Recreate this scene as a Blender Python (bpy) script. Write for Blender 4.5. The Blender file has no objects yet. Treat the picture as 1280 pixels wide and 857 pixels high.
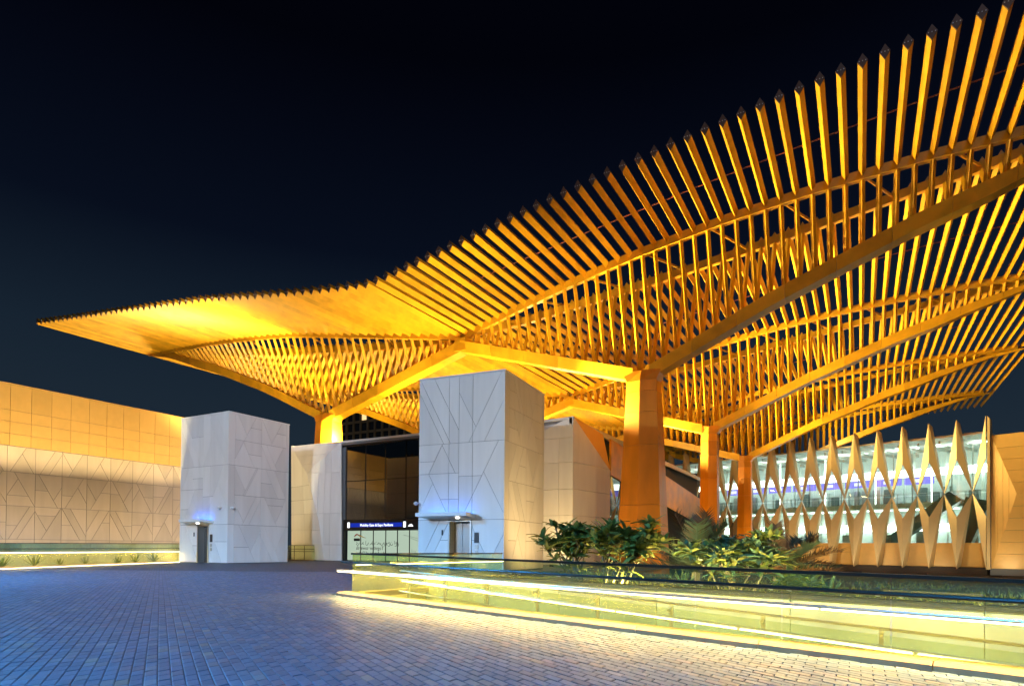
import bpy, bmesh, math, random
import numpy as np
from mathutils import Vector, Matrix
random.seed(7); RNG = np.random.default_rng(7)
SC = bpy.context.scene
COL = SC.collection

# ---------------------------------------------------------------- camera
EYE = 1.05; YAW = .51118; PITCH = .014136; ROLL = .008473; FPX = 777.66; HOR = 686.04
s_, c_ = math.sin(YAW), math.cos(YAW)
_r0 = Vector((c_, s_, 0)); _f0 = Vector((-s_, c_, 0)); _z = Vector((0, 0, 1))
_f = _f0*math.cos(PITCH) + _z*math.sin(PITCH); _u = _z*math.cos(PITCH) - _f0*math.sin(PITCH)
_R = _r0*math.cos(ROLL) + _u*math.sin(ROLL); _U = -_r0*math.sin(ROLL) + _u*math.cos(ROLL)
cam_data = bpy.data.cameras.new('camera'); cam = bpy.data.objects.new('camera', cam_data); COL.objects.link(cam)
cam.matrix_world = Matrix(((_R.x, _U.x, -_f.x, 0), (_R.y, _U.y, -_f.y, 0), (_R.z, _U.z, -_f.z, EYE), (0, 0, 0, 1)))
cam_data.sensor_width = 36; cam_data.lens = FPX/1280*36
cam_data.shift_y = (HOR - FPX*math.tan(PITCH) - 428.5)/1280
cam_data.clip_start = .1; cam_data.clip_end = 3000
SC.camera = cam
def depth(p): return -p[0]*s_ + p[1]*c_
def lateral(p): return p[0]*c_ + p[1]*s_

# ---------------------------------------------------------------- sky, sun, exposure
W = bpy.data.worlds.new('World'); SC.world = W; W.use_nodes = True
nt = W.node_tree; nt.nodes.clear()
out = nt.nodes.new('ShaderNodeOutputWorld'); bg = nt.nodes.new('ShaderNodeBackground')
tc = nt.nodes.new('ShaderNodeTexCoord'); sx = nt.nodes.new('ShaderNodeSeparateXYZ'); cr = nt.nodes.new('ShaderNodeValToRGB')
nt.links.new(tc.outputs['Generated'], sx.inputs[0]); nt.links.new(sx.outputs['Z'], cr.inputs[0])
cr.color_ramp.elements[0].position = 0.0; cr.color_ramp.elements[0].color = (.0175, .0300, .0440, 1)
cr.color_ramp.elements[1].position = .62; cr.color_ramp.elements[1].color = (.0006, .0009, .0030, 1)
e = cr.color_ramp.elements.new(.28); e.color = (.0085, .0170, .0300, 1)
e = cr.color_ramp.elements.new(.42); e.color = (.0024, .0046, .0120, 1)
bg.inputs['Strength'].default_value = 1.0
nt.links.new(cr.outputs[0], bg.inputs[0]); nt.links.new(bg.outputs[0], out.inputs[0])
SUN_EL, SUN_AZ = math.radians(40), math.radians(160)      # dusk glow: high, behind the camera
sun_d = bpy.data.lights.new('sun', 'SUN'); sun = bpy.data.objects.new('sun', sun_d); COL.objects.link(sun)
sun_d.energy = .3; sun_d.angle = math.radians(20); sun_d.color = (.62, .72, 1.0)
sv = Vector((math.sin(SUN_AZ)*math.cos(SUN_EL), math.cos(SUN_AZ)*math.cos(SUN_EL), math.sin(SUN_EL)))
sun.rotation_euler = sv.to_track_quat('Z', 'Y').to_euler()
SC.view_settings.view_transform = 'Standard'; SC.view_settings.look = 'None'
SC.view_settings.exposure = 0; SC.view_settings.gamma = 1; SC.view_settings.use_curve_mapping = False
SC.render.engine = 'CYCLES'
SC.cycles.use_denoising = True; SC.cycles.max_bounces = 8; SC.cycles.transparent_max_bounces = 24
SC.cycles.sample_clamp_indirect = 6; SC.cycles.caustics_reflective = False; SC.cycles.caustics_refractive = False

# ---------------------------------------------------------------- materials
def mat(name, col, rough=.5, metal=0., var=.0, vscale=3., bump=0., bscale=20., spec=.5, attr=None, streak=None):
    m = bpy.data.materials.new(name); m.use_nodes = True
    n = m.node_tree.nodes; L = m.node_tree.links; b = n['Principled BSDF']
    b.inputs['Roughness'].default_value = rough; b.inputs['Metallic'].default_value = metal
    b.inputs['Specular IOR Level'].default_value = spec
    b.inputs['Base Color'].default_value = (*col, 1)
    if var or bump or attr:
        t = n.new('ShaderNodeTexCoord'); no = n.new('ShaderNodeTexNoise')
        no.inputs['Scale'].default_value = vscale; no.inputs['Detail'].default_value = 6
        if streak:
            mp = n.new('ShaderNodeMapping'); mp.inputs['Scale'].default_value = streak; L.new(t.outputs['Object'], mp.inputs[0]); L.new(mp.outputs[0], no.inputs['Vector'])
        else: L.new(t.outputs['Object'], no.inputs['Vector'])
        if var:
            oi = n.new('ShaderNodeObjectInfo')
            ad = n.new('ShaderNodeMath'); ad.operation = 'MULTIPLY_ADD'; ad.inputs[1].default_value = .5; ad.inputs[2].default_value = -.25
            L.new(oi.outputs['Random'], ad.inputs[0])
            a2 = n.new('ShaderNodeMath'); a2.operation = 'ADD'; L.new(no.outputs['Fac'], a2.inputs[0]); L.new(ad.outputs[0], a2.inputs[1])
            mr = n.new('ShaderNodeMapRange'); mr.inputs[1].default_value = .2; mr.inputs[2].default_value = .8
            mr.inputs[3].default_value = 1-var; mr.inputs[4].default_value = 1+var; L.new(a2.outputs[0], mr.inputs[0])
            mx = n.new('ShaderNodeMix'); mx.data_type = 'RGBA'; mx.blend_type = 'MULTIPLY'; mx.inputs[0].default_value = 1
            mx.inputs[6].default_value = (*col, 1)
            if attr:
                an = n.new('ShaderNodeAttribute'); an.attribute_name = attr; L.new(an.outputs['Color'], mx.inputs[6])
            L.new(mr.outputs[0], mx.inputs[7]); L.new(mx.outputs[2], b.inputs['Base Color'])
            rr = n.new('ShaderNodeMapRange'); rr.inputs[3].default_value = max(.05, rough-.1); rr.inputs[4].default_value = min(1, rough+.12)
            L.new(no.outputs['Fac'], rr.inputs[0]); L.new(rr.outputs[0], b.inputs['Roughness'])
        if bump:
            nb = n.new('ShaderNodeTexNoise'); nb.inputs['Scale'].default_value = bscale; nb.inputs['Detail'].default_value = 5
            L.new(t.outputs['Object'], nb.inputs['Vector'])
            bp = n.new('ShaderNodeBump'); bp.inputs['Strength'].default_value = bump; bp.inputs['Distance'].default_value = .02
            L.new(nb.outputs['Fac'], bp.inputs['Height']); L.new(bp.outputs[0], b.inputs['Normal'])
    return m
def emat(name, col, strength):
    m = bpy.data.materials.new(name); m.use_nodes = True; n = m.node_tree.nodes; n.clear()
    o = n.new('ShaderNodeOutputMaterial'); e = n.new('ShaderNodeEmission')
    e.inputs[0].default_value = (*col, 1); e.inputs[1].default_value = strength
    m.node_tree.links.new(e.outputs[0], o.inputs[0]); return m
def glassmat(name, tint, refl=.5, rough=.02, haze=0., hazecol=(.8, .8, .4)):
    m = bpy.data.materials.new(name); m.use_nodes = True; n = m.node_tree.nodes; n.clear(); L = m.node_tree.links
    o = n.new('ShaderNodeOutputMaterial'); t = n.new('ShaderNodeBsdfTransparent'); g = n.new('ShaderNodeBsdfGlossy')
    t.inputs[0].default_value = (*tint, 1); g.inputs['Roughness'].default_value = rough
    lw_ = n.new('ShaderNodeLayerWeight'); lw_.inputs[0].default_value = .5
    pw_ = n.new('ShaderNodeMath'); pw_.operation = 'POWER'; pw_.inputs[1].default_value = 5; L.new(lw_.outputs['Facing'], pw_.inputs[0])
    mu = n.new('ShaderNodeMath'); mu.operation = 'MULTIPLY_ADD'; mu.inputs[1].default_value = .9*refl; mu.inputs[2].default_value = .05*refl
    mu.use_clamp = True; L.new(pw_.outputs[0], mu.inputs[0])
    base = t
    if haze:
        d = n.new('ShaderNodeBsdfDiffuse'); d.inputs[0].default_value = (*hazecol, 1)
        tr = n.new('ShaderNodeBsdfTranslucent'); tr.inputs[0].default_value = (*hazecol, 1)
        dm = n.new('ShaderNodeMixShader'); L.new(d.outputs[0], dm.inputs[1]); L.new(tr.outputs[0], dm.inputs[2])
        hm = n.new('ShaderNodeMixShader'); hm.inputs[0].default_value = haze
        L.new(t.outputs[0], hm.inputs[1]); L.new(dm.outputs[0], hm.inputs[2]); base = hm
    x = n.new('ShaderNodeMixShader'); L.new(mu.outputs[0], x.inputs[0]); L.new(base.outputs[0], x.inputs[1]); L.new(g.outputs[0], x.inputs[2])
    L.new(x.outputs[0], o.inputs[0]); return m
M = dict(
    gold=mat('gold cladding', (.80, .40, .014), .38, 0, .27, .9, .06, 6),
    goldcol=mat('gold column cladding', (.74, .26, .010), .36, .1, .26, .8, .08, 4, streak=(1, 1, .3)),
    cap=mat('bronze end plate', (.17, .085, .055), .5),
    bolt=mat('bolt steel', (.85, .83, .8), .5, .0),
    rod=mat('rust red rod', (.25, .06, .03), .5),
    white=mat('white stone panel', (.75, .74, .72), .42, 0, .09, 1.6, .06, 30, streak=(1, 1, .14)),
    joint=mat('panel joint', (.17, .17, .175), .9),
    tan=mat('tan stone panel', (.50, .40, .30), .55, 0, .12, 1.5, .05, 20, streak=(1, 1, .2)),
    ochre=mat('ochre metal panel', (.72, .42, .12), .40, .1, .06, 2.0, .03, 8),
    facade=mat('champagne fin', (.68, .50, .25), .38, .15, .06, 1.),
    dark=mat('dark metal', (.012, .012, .014), .35, .4),
    steel=mat('brushed steel', (.55, .54, .5), .28, .9),
    brownrail=mat('bronze rail', (.045, .03, .02), .3, .5),
    curtain=glassmat('tinted curtain glass', (.035, .04, .045), 2.4, .01),
    darkroom=mat('dark interior', (.02, .02, .022), .8),
    fence=glassmat('green tinted fence glass', (.90, .95, .78), .8, .02, .06, (.75, .75, .30)),
    clear=glassmat('clear facade glass', (.86, .92, .88), 1.6, .01),
    kerb=mat('sandstone kerb', (.27, .18, .10), .7, 0, .12, 8, .1, 40),
    wall=mat('cream render', (.60, .57, .40), .8, 0, .30, .9, .1, 25),
    ramp=mat('ramp concrete', (.60, .55, .36), .8, 0, .1, 2, .1, 25),
    soil=mat('soil', (.15, .11, .06), .95, 0, .3, 6, .4, 30),
    paver=mat('slate paver', (.13, .17, .23), .42, 0, .14, 5, .12, 70, .22, 'tone'),
    sand=mat('joint sand', (.05, .055, .065), .95, 0, .2, 9),
    asphalt=mat('dark ground', (.03, .025, .022), .9, 0, .2, 1),
    leaf=mat('glossy leaf', (.19, .24, .045), .36, 0, .35, 4),
    leaf2=mat('blue green leaf', (.11, .19, .10), .36, 0, .3, 4),
    leafy=mat('pale leaf', (.30, .30, .07), .42, 0, .25, 4),
    palm=mat('dry palm frond', (.15, .075, .028), .6, 0, .35, 5),
    palmg=mat('palm frond green', (.05, .075, .04), .5, 0, .3, 5),
    bark=mat('grey bark', (.22, .18, .11), .85, 0, .2, 9, .3, 30),
    petal=mat('flower petal', (.8, .78, .6), .5),
    greywhite=mat('hall wall', (.70, .78, .73), .6, 0, .04, .6),
    escal=mat('escalator side', (.16, .20, .18), .35, .4),
    dwall=mat('brown facade grid', (.22, .14, .06), .7, 0, .15, .3),
    winoff=mat('dark window', (.02, .018, .016), .15),
    curb=mat('plinth', (.035, .022, .015), .7),
    led=emat('warm led', (1., .84, .42), 14.),
    ledw=emat('lamp white', (1., .93, .78), 9.),
    blueled=emat('blue led', (.01, .16, 1.), 6.),
    hall=emat('hall light panel', (.90, 1., .94), 7.),
    screen=emat('violet screen', (.30, .26, .95), 1.6),
    screenw=emat('screen lettering', (.9, .9, 1.), 1.8),
    glow=emat('backlit vinyl', (.72, .92, .72), .62),
    sblue=emat('sign blue', (.01, .03, .40), 1.0),
    swhite=emat('sign white', (.9, .95, 1.), 2.2),
    lens=emat('flood lens', (1., .72, .30), 12.),
    lensc=emat('cool lens', (.5, .75, 1.), 8.),
    winlit=emat('lit window', (1., .7, .3), 1.2),
    ink=mat('black vinyl', (.012, .014, .012), .6),
    inkred=mat('red vinyl', (.55, .06, .02), .6),
    inkyel=mat('yellow vinyl', (.7, .35, .03), .6),
    inkg=mat('grey vinyl', (.25, .36, .3), .6),
    plate=mat('black plate', (.02, .02, .02), .3),
    lift=mat('lift door steel', (.30, .27, .24), .35, .8),
)

# ---------------------------------------------------------------- mesh helpers
def link(name, me, m, parent=None, kind=None):
    o = bpy.data.objects.new(name, me); COL.objects.link(o)
    if m is not None and not me.materials:
        for k in (m if isinstance(m, (list, tuple)) else [m]): me.materials.append(k)
    if parent: o.parent = parent
    if kind: o['kind'] = kind
    return o
def tag(o, label, cat, group=None):
    o['label'] = label; o['category'] = cat
    if group: o['group'] = group
    return o
def thing(name, label, cat, loc=(0, 0, 0), rz=0, group=None):
    o = bpy.data.objects.new(name, None); COL.objects.link(o); o.location = loc; o.rotation_euler = (0, 0, rz)
    o.empty_display_size = .3
    return tag(o, label, cat, group)
class MB:
    def __init__(s): s.v = []; s.f = []; s.mi = []
    def add(s, vs, fs, mi=0):
        k = len(s.v); s.v += [tuple(p) for p in vs]; s.f += [tuple(i+k for i in f) for f in fs]; s.mi += [mi]*len(fs); return s
    def box(s, x0, x1, y0, y1, z0, z1, mi=0):
        return s.add([(x0, y0, z0), (x1, y0, z0), (x1, y1, z0), (x0, y1, z0), (x0, y0, z1), (x1, y0, z1), (x1, y1, z1), (x0, y1, z1)],
                     [(0, 3, 2, 1), (4, 5, 6, 7), (0, 1, 5, 4), (1, 2, 6, 5), (2, 3, 7, 6), (3, 0, 4, 7)], mi)
    def prism(s, poly, off, mi=0):           # polygon (list of 3d points) extruded by a vector
        n = len(poly); off = Vector(off)
        a = [Vector(p) for p in poly]; b = [p+off for p in a]
        return s.add(a+b, [tuple(range(n))[::-1], tuple(range(n, 2*n))] + [(i, (i+1) % n, n+(i+1) % n, n+i) for i in range(n)], mi)
    def bar(s, p, q, w, h, mi=0, up=(0, 0, 1)):
        p, q = Vector(p), Vector(q); d = (q-p).normalized(); sd = d.cross(Vector(up))
        if sd.length < 1e-4: sd = d.cross(Vector((1, 0, 0)))
        sd.normalize(); u = sd.cross(d)
        return s.prism([p+sd*a*w/2+u*b*h/2 for a, b in ((-1, -1), (1, -1), (1, 1), (-1, 1))], q-p, mi)
    def tube(s, pts, rad, n=6, mi=0):
        rings = []
        for i, p in enumerate(pts):
            p = Vector(p); d = (Vector(pts[min(i+1, len(pts)-1)])-Vector(pts[max(i-1, 0)])).normalized()
            a = d.cross(Vector((0, 0, 1)));
            if a.length < 1e-3: a = d.cross(Vector((1, 0, 0)))
            a.normalize(); b = d.cross(a); r = rad[i] if isinstance(rad, (list, tuple)) else rad
            rings.append([p+(a*math.cos(t)+b*math.sin(t))*r for t in [2*math.pi*k/n for k in range(n)]])
        vs = [v for r in rings for v in r]; fs = []
        for i in range(len(rings)-1):
            for k in range(n): fs.append((i*n+k, i*n+(k+1) % n, (i+1)*n+(k+1) % n, (i+1)*n+k))
        fs += [tuple(range(n))[::-1], tuple(range((len(rings)-1)*n, len(rings)*n))]
        return s.add(vs, fs, mi)
    def mesh(s, name, smooth=False):
        me = bpy.data.meshes.new(name); me.from_pydata(s.v, [], s.f)
        if any(s.mi): me.polygons.foreach_set('material_index', s.mi)
        if smooth: me.polygons.foreach_set('use_smooth', [True]*len(s.f))
        me.update(); return me
    def build(s, name, m, parent=None, kind=None, smooth=False, fix=True):
        me = s.mesh(name, smooth)
        if fix:
            bm = bmesh.new(); bm.from_mesh(me); bmesh.ops.recalc_face_normals(bm, faces=bm.faces); bm.to_mesh(me); bm.free()
        return link(name, me, m, parent, kind)
def text_mesh(body, size, align='CENTER', extrude=.004):
    cu = bpy.data.curves.new('txt', 'FONT'); cu.body = body; cu.size = size; cu.align_x = align; cu.extrude = extrude; cu.resolution_u = 2
    o = bpy.data.objects.new('txt', cu); COL.objects.link(o)
    dg = bpy.context.evaluated_depsgraph_get(); me = bpy.data.meshes.new_from_object(o.evaluated_get(dg))
    bpy.data.objects.remove(o); bpy.data.curves.remove(cu); me.materials.clear(); return me

# ---------------------------------------------------------------- ground, plaza, paving
FA = Vector((-9.94, 10.11, 0)); FD = Vector((.9519, -.3063, 0)); FN = Vector((.3063, .9519, 0)); YD = Vector((0, 1, 0))
def fy(a, b, z=0): p = FA+FD*a+YD*b; return Vector((p.x, p.y, z))
E1 = Vector((-.8554, .5180, 0)); E2 = Vector((0, 1, 0))     # the two joint directions of the paving
PW, PL = .112, .215                                          # strip pitch along E2, paver length along E1
RAMP_B, PLANT_B, END_A = 2.75, 11.5, 19.
g = MB()
gq = lambda pts, z: g.add([(p.x, p.y, z) for p in pts], [tuple(range(len(pts)))])
ZP = -.012
gq([fy(-400, -120), fy(400, -120), fy(400, 0), fy(-400, 0)], ZP)
gq([fy(-400, 0), fy(0, 0), fy(0, 400), fy(-400, 400)], ZP)
uvsrc = [tuple(v) for v in g.v]
plaza = g.build('plaza', None, kind='structure', fix=False)
pm = bpy.data.materials.new('far paving'); pm.use_nodes = True
n = pm.node_tree.nodes; L = pm.node_tree.links; b = n['Principled BSDF']
uv = plaza.data.uv_layers.new(name='paving')
for i, lp in enumerate(plaza.data.loops):
    v = plaza.data.vertices[lp.vertex_index].co; a = v.x/E1.x; bb = v.y-a*E1.y; uv.data[i].uv = (a, bb)
u = n.new('ShaderNodeUVMap'); u.uv_map = 'paving'; br = n.new('ShaderNodeTexBrick')
br.inputs['Scale'].default_value = 1; br.inputs['Brick Width'].default_value = PL; br.inputs['Row Height'].default_value = PW
br.inputs['Mortar Size'].default_value = .006; br.inputs['Color1'].default_value = (.06, .095, .135, 1); br.inputs['Color2'].default_value = (.095, .135, .185, 1)
br.inputs['Mortar'].default_value = (.04, .045, .055, 1); L.new(u.outputs[0], br.inputs[0]); L.new(br.outputs[0], b.inputs['Base Color'])
b.inputs['Roughness'].default_value = .55; b.inputs['Specular IOR Level'].default_value = .15; plaza.data.materials.append(pm)
lg = MB().add([(-1500, -1500, -1.25), (1500, -1500, -1.25), (1500, 1500, -1.25), (-1500, 1500, -1.25)], [(0, 1, 2, 3)])
lg.build('ground', M['asphalt'], kind='structure', fix=False)
# pavers as geometry
def in_hole(x, y):
    px, py = x-FA.x, y-FA.y; a = px/FD.x; bq = py-a*FD.y
    return a > -.55 and bq > -.05
PV = []
for j in range(-320, 320):
    y0 = j*PW
    for i in range(-60, 240):
        a = i*PL + (PL*.5 if j % 2 else 0) + (RNG.random()-.5)*.006
        x = a*E1.x; y = y0+a*E1.y
        cxp, cyp = x+E1.x*PL/2, y+E1.y*PL/2+PW/2
        d = depth((cxp, cyp))
        if d < 4.2 or d > 27 or abs(lateral((cxp, cyp))) > d*.86+.6 or in_hole(cxp, cyp): continue
        PV.append((d, a, y0))
PV.sort()
def paver_geo(a, y0, dz):
    gp, ch = .004, .007
    def P(aa, bb, z): return (aa*E1.x, bb+aa*E1.y, z)
    a0, a1, b0, b1 = a+gp, a+PL-gp, y0+gp, y0+PW-gp
    t = (RNG.random(4)-.5)*.003+dz
    vs = [P(a0, b0, -.012), P(a1, b0, -.012), P(a1, b1, -.012), P(a0, b1, -.012)]
    vs += [P(a0, b0, t[0]-.004), P(a1, b0, t[1]-.004), P(a1, b1, t[2]-.004), P(a0, b1, t[3]-.004)]
    vs += [P(a0+ch, b0+ch, t[0]), P(a1-ch, b0+ch, t[1]), P(a1-ch, b1-ch, t[2]), P(a0+ch, b1-ch, t[3])]
    fs = [(8, 11, 10, 9)]
    for k in range(4):
        q = (k+1) % 4; fs += [(k, 4+k, 4+q, q), (4+k, 8+k, 8+q, 4+q)]
    return vs, fs
def tone():
    r = RNG.random(); k = .78+.44*RNG.random()
    base = np.array((.095, .14, .20))
    if r > .982: base = np.array((.21, .20, .17))
    elif r > .90: base = np.array((.16, .15, .18))
    elif r > .8: base = np.array((.165, .18, .20))
    return base*k
mbs = MB(); tones = []
for k, (d, a, y0) in enumerate(PV):
    vs, fs = paver_geo(a, y0, (RNG.random()-.5)*.004)
    t = tone()
    if k < 300:
        m_ = MB().add(vs, fs); me = m_.mesh('paver'); at = me.color_attributes.new('tone', 'FLOAT_COLOR', 'CORNER')
        at.data.foreach_set('color', np.tile(np.r_[t, 1], len(me.loops)).astype(np.float32))
        link('paver', me, M['paver'], plaza)
    else:
        mbs.add(vs, fs); tones.append(t)
me = mbs.mesh('paver_field'); at = me.color_attributes.new('tone', 'FLOAT_COLOR', 'CORNER')
cc = np.repeat(np.c_[np.array(tones), np.ones(len(tones))], 36, axis=0).astype(np.float32)
at.data.foreach_set('color', cc.ravel()); link('paver_field', me, M['paver'], plaza, 'stuff')

# ---------------------------------------------------------------- the canopy
XC, Y1, BAY, YE = -27.32, 40.7, 20.95, 29.95
SP = .817
tz = np.array([0, 2, 5, 10, 15, 20, 25, 30, 35, 40, 44.]); zz = np.array([17.68, 17.97, 18.42, 19.22, 19.98, 20.68, 21.3, 21.83, 22.22, 22.52, 22.72])
tw = np.array([0, 2, 5, 10, 15, 20, 25, 30, 35, 40, 41.5, 60]); ww = np.array([0, .45, 1.05, 1.75, 2.2, 2.35, 2.15, 1.65, 1.0, .28, .0, 0])
ta = np.array([0, 14.58, 18.3, 20, 22.8, 27.5, 30, 32.6, 34.65, 39.4, 43]); za = np.array([17.3, 13.05, 14.75, 15.55, 16.8, 18.6, 19.55, 20.35, 21.0, 22.2, 22.6])
def smooth_interp(x, xs, ys):
    return float(sum(np.interp(x+dx, np.r_[-xs[1], xs], np.r_[ys[1], ys])*wt for dx, wt in ((-.8, .25), (0, .5), (.8, .25)))) if x > 1.2 else float(np.interp(x, xs, ys))
tzl = np.array([0, 2, 5.7, 11.4, 17.1, 23.6, 27.6, 33.2, 39, 44.]); zzl = np.array([17.66, 17.86, 18.30, 19.08, 19.92, 20.58, 21.02, 21.58, 22.16, 22.70])
zroof = lambda x: smooth_interp(abs(x-XC), tz, zz) if x > XC else smooth_interp(abs(x-XC), tzl, zzl)   # the left wing hangs a little lower
wv = lambda x: max(0., smooth_interp(abs(x-XC), tw, ww))
def zarm(x):
    t = abs(x-XC); return min(float(np.interp(t, ta, za)), zroof(x)-.03) if t > 30 else float(np.interp(t, ta, za))
canopy = thing('canopy', 'huge golden winged canopy of slender beams on tapered columns over the plaza', 'canopy', (XC, Y1, 0))
canopy.matrix_parent_inverse = Matrix()
def cpart(mb, name, m, kind=None, parent=None):
    o = mb.build(name, m, parent or canopy, kind)
    if parent is None: o.location = (-XC, -Y1, 0)
    return o
HW, HH = .185, .31
frames = [Y1+BAY*k for k in range(4)]
xs = [XC+SP*(k+.5)*sg for k in range(53) for sg in (1, -1)]
def proj_len(p, q):
    r = []
    for k in range(9):
        P = [p[i]+(q[i]-p[i])*k/8 for i in range(3)]; d = depth(P)
        r.append((640+FPX*lateral(P)/d, HOR-FPX*(P[2]-EYE)/d))
    ins = sum(1 for a in r if -20 < a[0] < 1300 and -20 < a[1] < 870)/9
    return math.dist(r[0], r[-1])*ins
def rhomb(p, q, hw, hh):
    p, q = Vector(p), Vector(q); d = (q-p).normalized(); sd = Vector((1, 0, 0)); u = sd.cross(d).normalized()
    if u.z < 0: u = -u
    return MB().prism([p-u*hh, p+sd*hw, p+u*hh, p-sd*hw], q-p)
beams = []; webs = []
for x in xs:
    z = zroof(x)+HH; w = wv(x)
    ends = [YE] + [v for f in frames for v in (f-w, f+w)] + [frames[-1]+(Y1-YE)]
    for i in range(0, 10, 2):
        p, q = (x, ends[i]-(.0 if i == 0 else .10), z), (x, ends[i+1]+(.10 if i < 8 else 0), z)
        beams.append((proj_len(p, q), p, q, i == 0))
    t = abs(x-XC)
    zb = zarm(x)+.05
    if z-HH-zb > .35 and .8 < t < 40.5:
        for f in frames:
            for sg in (-1, 1):
                p = (x, f+sg*max(w, .12), z-HH-.05); q = (x, f+sg*.12, zb)
                webs.append((proj_len(p, q), p, q))
beams.sort(key=lambda r: (-int(r[3]), -r[0])); webs.sort(key=lambda r: -r[0])
rest = MB()
for k, (ln, p, q, front) in enumerate(beams):
    m_ = rhomb(p, q, HW, HH)
    if k < 300:
        o = cpart(m_, 'beam', M['gold'])
        if front:
            c = MB(); y = p[1]
            c.prism([(p[0], y-.012, p[2]-HH-.02), (p[0]+HW+.012, y-.012, p[2]), (p[0], y-.012, p[2]+HH+.02), (p[0]-HW-.012, y-.012, p[2])], (0, .06, 0))
            for dx in (-.12, 0, .12): c.box(p[0]+dx-.018, p[0]+dx+.018, y-.03, y-.013, p[2]-.018, p[2]+.018, 1)
            c.build('end_cap', [M['cap'], M['bolt']], o)
    else: rest.add(m_.v, m_.f)
cpart(rest, 'beam_row', M['gold'], 'stuff')
rest = MB()
for k, (ln, p, q) in enumerate(webs):
    m_ = rhomb(p, q, .145, .17)
    if k < 300: cpart(m_, 'web_strut', M['gold'])
    else: rest.add(m_.v, m_.f)
cpart(rest, 'web_strut_row', M['gold'], 'stuff')
def sweep(pts, sec, taper=None):           # sec: list of (dy, dz)
    n = len(sec); vs = [(p[0], p[1]+dy*(taper[i] if taper else 1), p[2]+dz*(taper[i] if taper else 1)) for i, p in enumerate(pts) for dy, dz in sec]; fs = []
    for i in range(len(pts)-1):
        for k in range(n): fs.append((i*n+k, i*n+(k+1) % n, (i+1)*n+(k+1) % n, (i+1)*n+k))
    fs += [tuple(range(n)), tuple(range((len(pts)-1)*n, len(pts)*n))]
    return MB().add(vs, fs)
for f in frames:
    for sg in (-1, 1):
        for side in (-1, 1):
            pts = []
            for k in range(43):
                x = XC+side*(.25+k*41.4/42); pts.append((x, f+sg*max(wv(x), .05+.1*(sg > 0)), zroof(x)))
            cpart(sweep(pts, [(-.17, -.16), (.17, -.16), (.20, .34), (-.20, .34)]), 'ridge_beam', M['gold'])
            inner = [(XC+side*t, f, zarm(XC+side*t)) for t in np.linspace(.02, 14.0, 12)]
            outer = [(XC+side*t, f, zarm(XC+side*t)) for t in np.linspace(15.1, 42.6, 24)]
            if sg == 1:
                for t0, t1, nn_ in ((.02, 14.0, 5), (15.1, 42.6, 10)):
                    ts = np.linspace(t0, t1, nn_+1)
                    for ta0, ta1 in zip(ts[:-1], ts[1:]):
                        pts_ = [(XC+side*t, f, zarm(XC+side*t)) for t in np.linspace(ta0, ta1-.02, 4)]
                        cpart(sweep(pts_, [(-.50, -.82), (.50, -.82), (.62, 0), (-.62, 0)], [min(1, .12+(42.6-abs(p[0]-XC))/11) for p in pts_]), 'arm_segment', M['gold'])
    # diagonal braces between the two ridges
    for side in (-1, 1):
        for k in range(3, 48, 5):
            xa, xb = XC+side*SP*(k+.5), XC+side*SP*(k+2.5)
            if wv(xa) > .6 and wv(xb) > .6:
                cpart(MB().bar((xa, f-wv(xa), zroof(xa)+.12), (xb, f+wv(xb), zroof(xb)+.12), .10, .14), 'brace', M['gold'])
mids = [(YE+Y1)/2-1.0] + [f+BAY/2 for f in frames[:3]] + [frames[-1]+6]
for ym in mids:
    for side in (-1, 1):
        cpart(MB().tube([(XC+side*t, ym, zroof(XC+side*t)+HH+.02) for t in np.linspace(.1, 42.9, 40)], .035, 5), 'tie_rod', M['rod'])
hexa = [(-1.12, -.62), (-.02, -.95), (1.08, -.62), (1.12, .62), (0, .95), (-1.12, .62)]
def hexring(cx, cy, z, k): return [(cx+a*k, cy+b_*k, z) for a, b_ in hexa]
for fi, f in enumerate(frames):
    for side in (-1, 1):
        cx = XC+side*14.58; tiers = [-1.2, 2.3, 4.05, 8.0, 10.2, 11.6, 12.32]
        for a, b_ in zip(tiers[:-1], tiers[1:]):
            kk = lambda z: (1.40-.48*max(0, z)/12.3 if fi == 0 else (1.0-.16*max(0, z)/12.3)*(.80 if side > 0 else 1))
            r0, r1 = hexring(cx, f, a, kk(a)), hexring(cx, f, b_-.018, kk(b_))
            cpart(MB().add(r0+r1, [tuple(range(6))[::-1], tuple(range(6, 12))]+[(i, (i+1) % 6, 6+(i+1) % 6, 6+i) for i in range(6)]), 'column_tier', M['goldcol'])
        hd = MB(); r0 = hexring(cx, f, 12.32, kk(12.32)-.005)
        r1 = [(cx-1.35, f-.5, 13.05), (cx, f-.64, 13.0), (cx+1.35, f-.5, 13.05), (cx+1.35, f+.5, 13.05), (cx, f+.64, 13.0), (cx-1.35, f+.5, 13.05)]
        hd.add(r0+r1, [tuple(range(6))[::-1], tuple(range(6, 12))]+[(i, (i+1) % 6, 6+(i+1) % 6, 6+i) for i in range(6)])
        cpart(hd, 'column_head', M['goldcol'])
for f in frames:
    cpart(MB().prism([(XC-.5, f-.6, 16.5), (XC+.5, f-.6, 16.5), (XC+.5, f-.6, 17.5), (XC-.5, f-.6, 17.5)], (0, 1.2, 0)), 'node_block', M['gold'])

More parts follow.
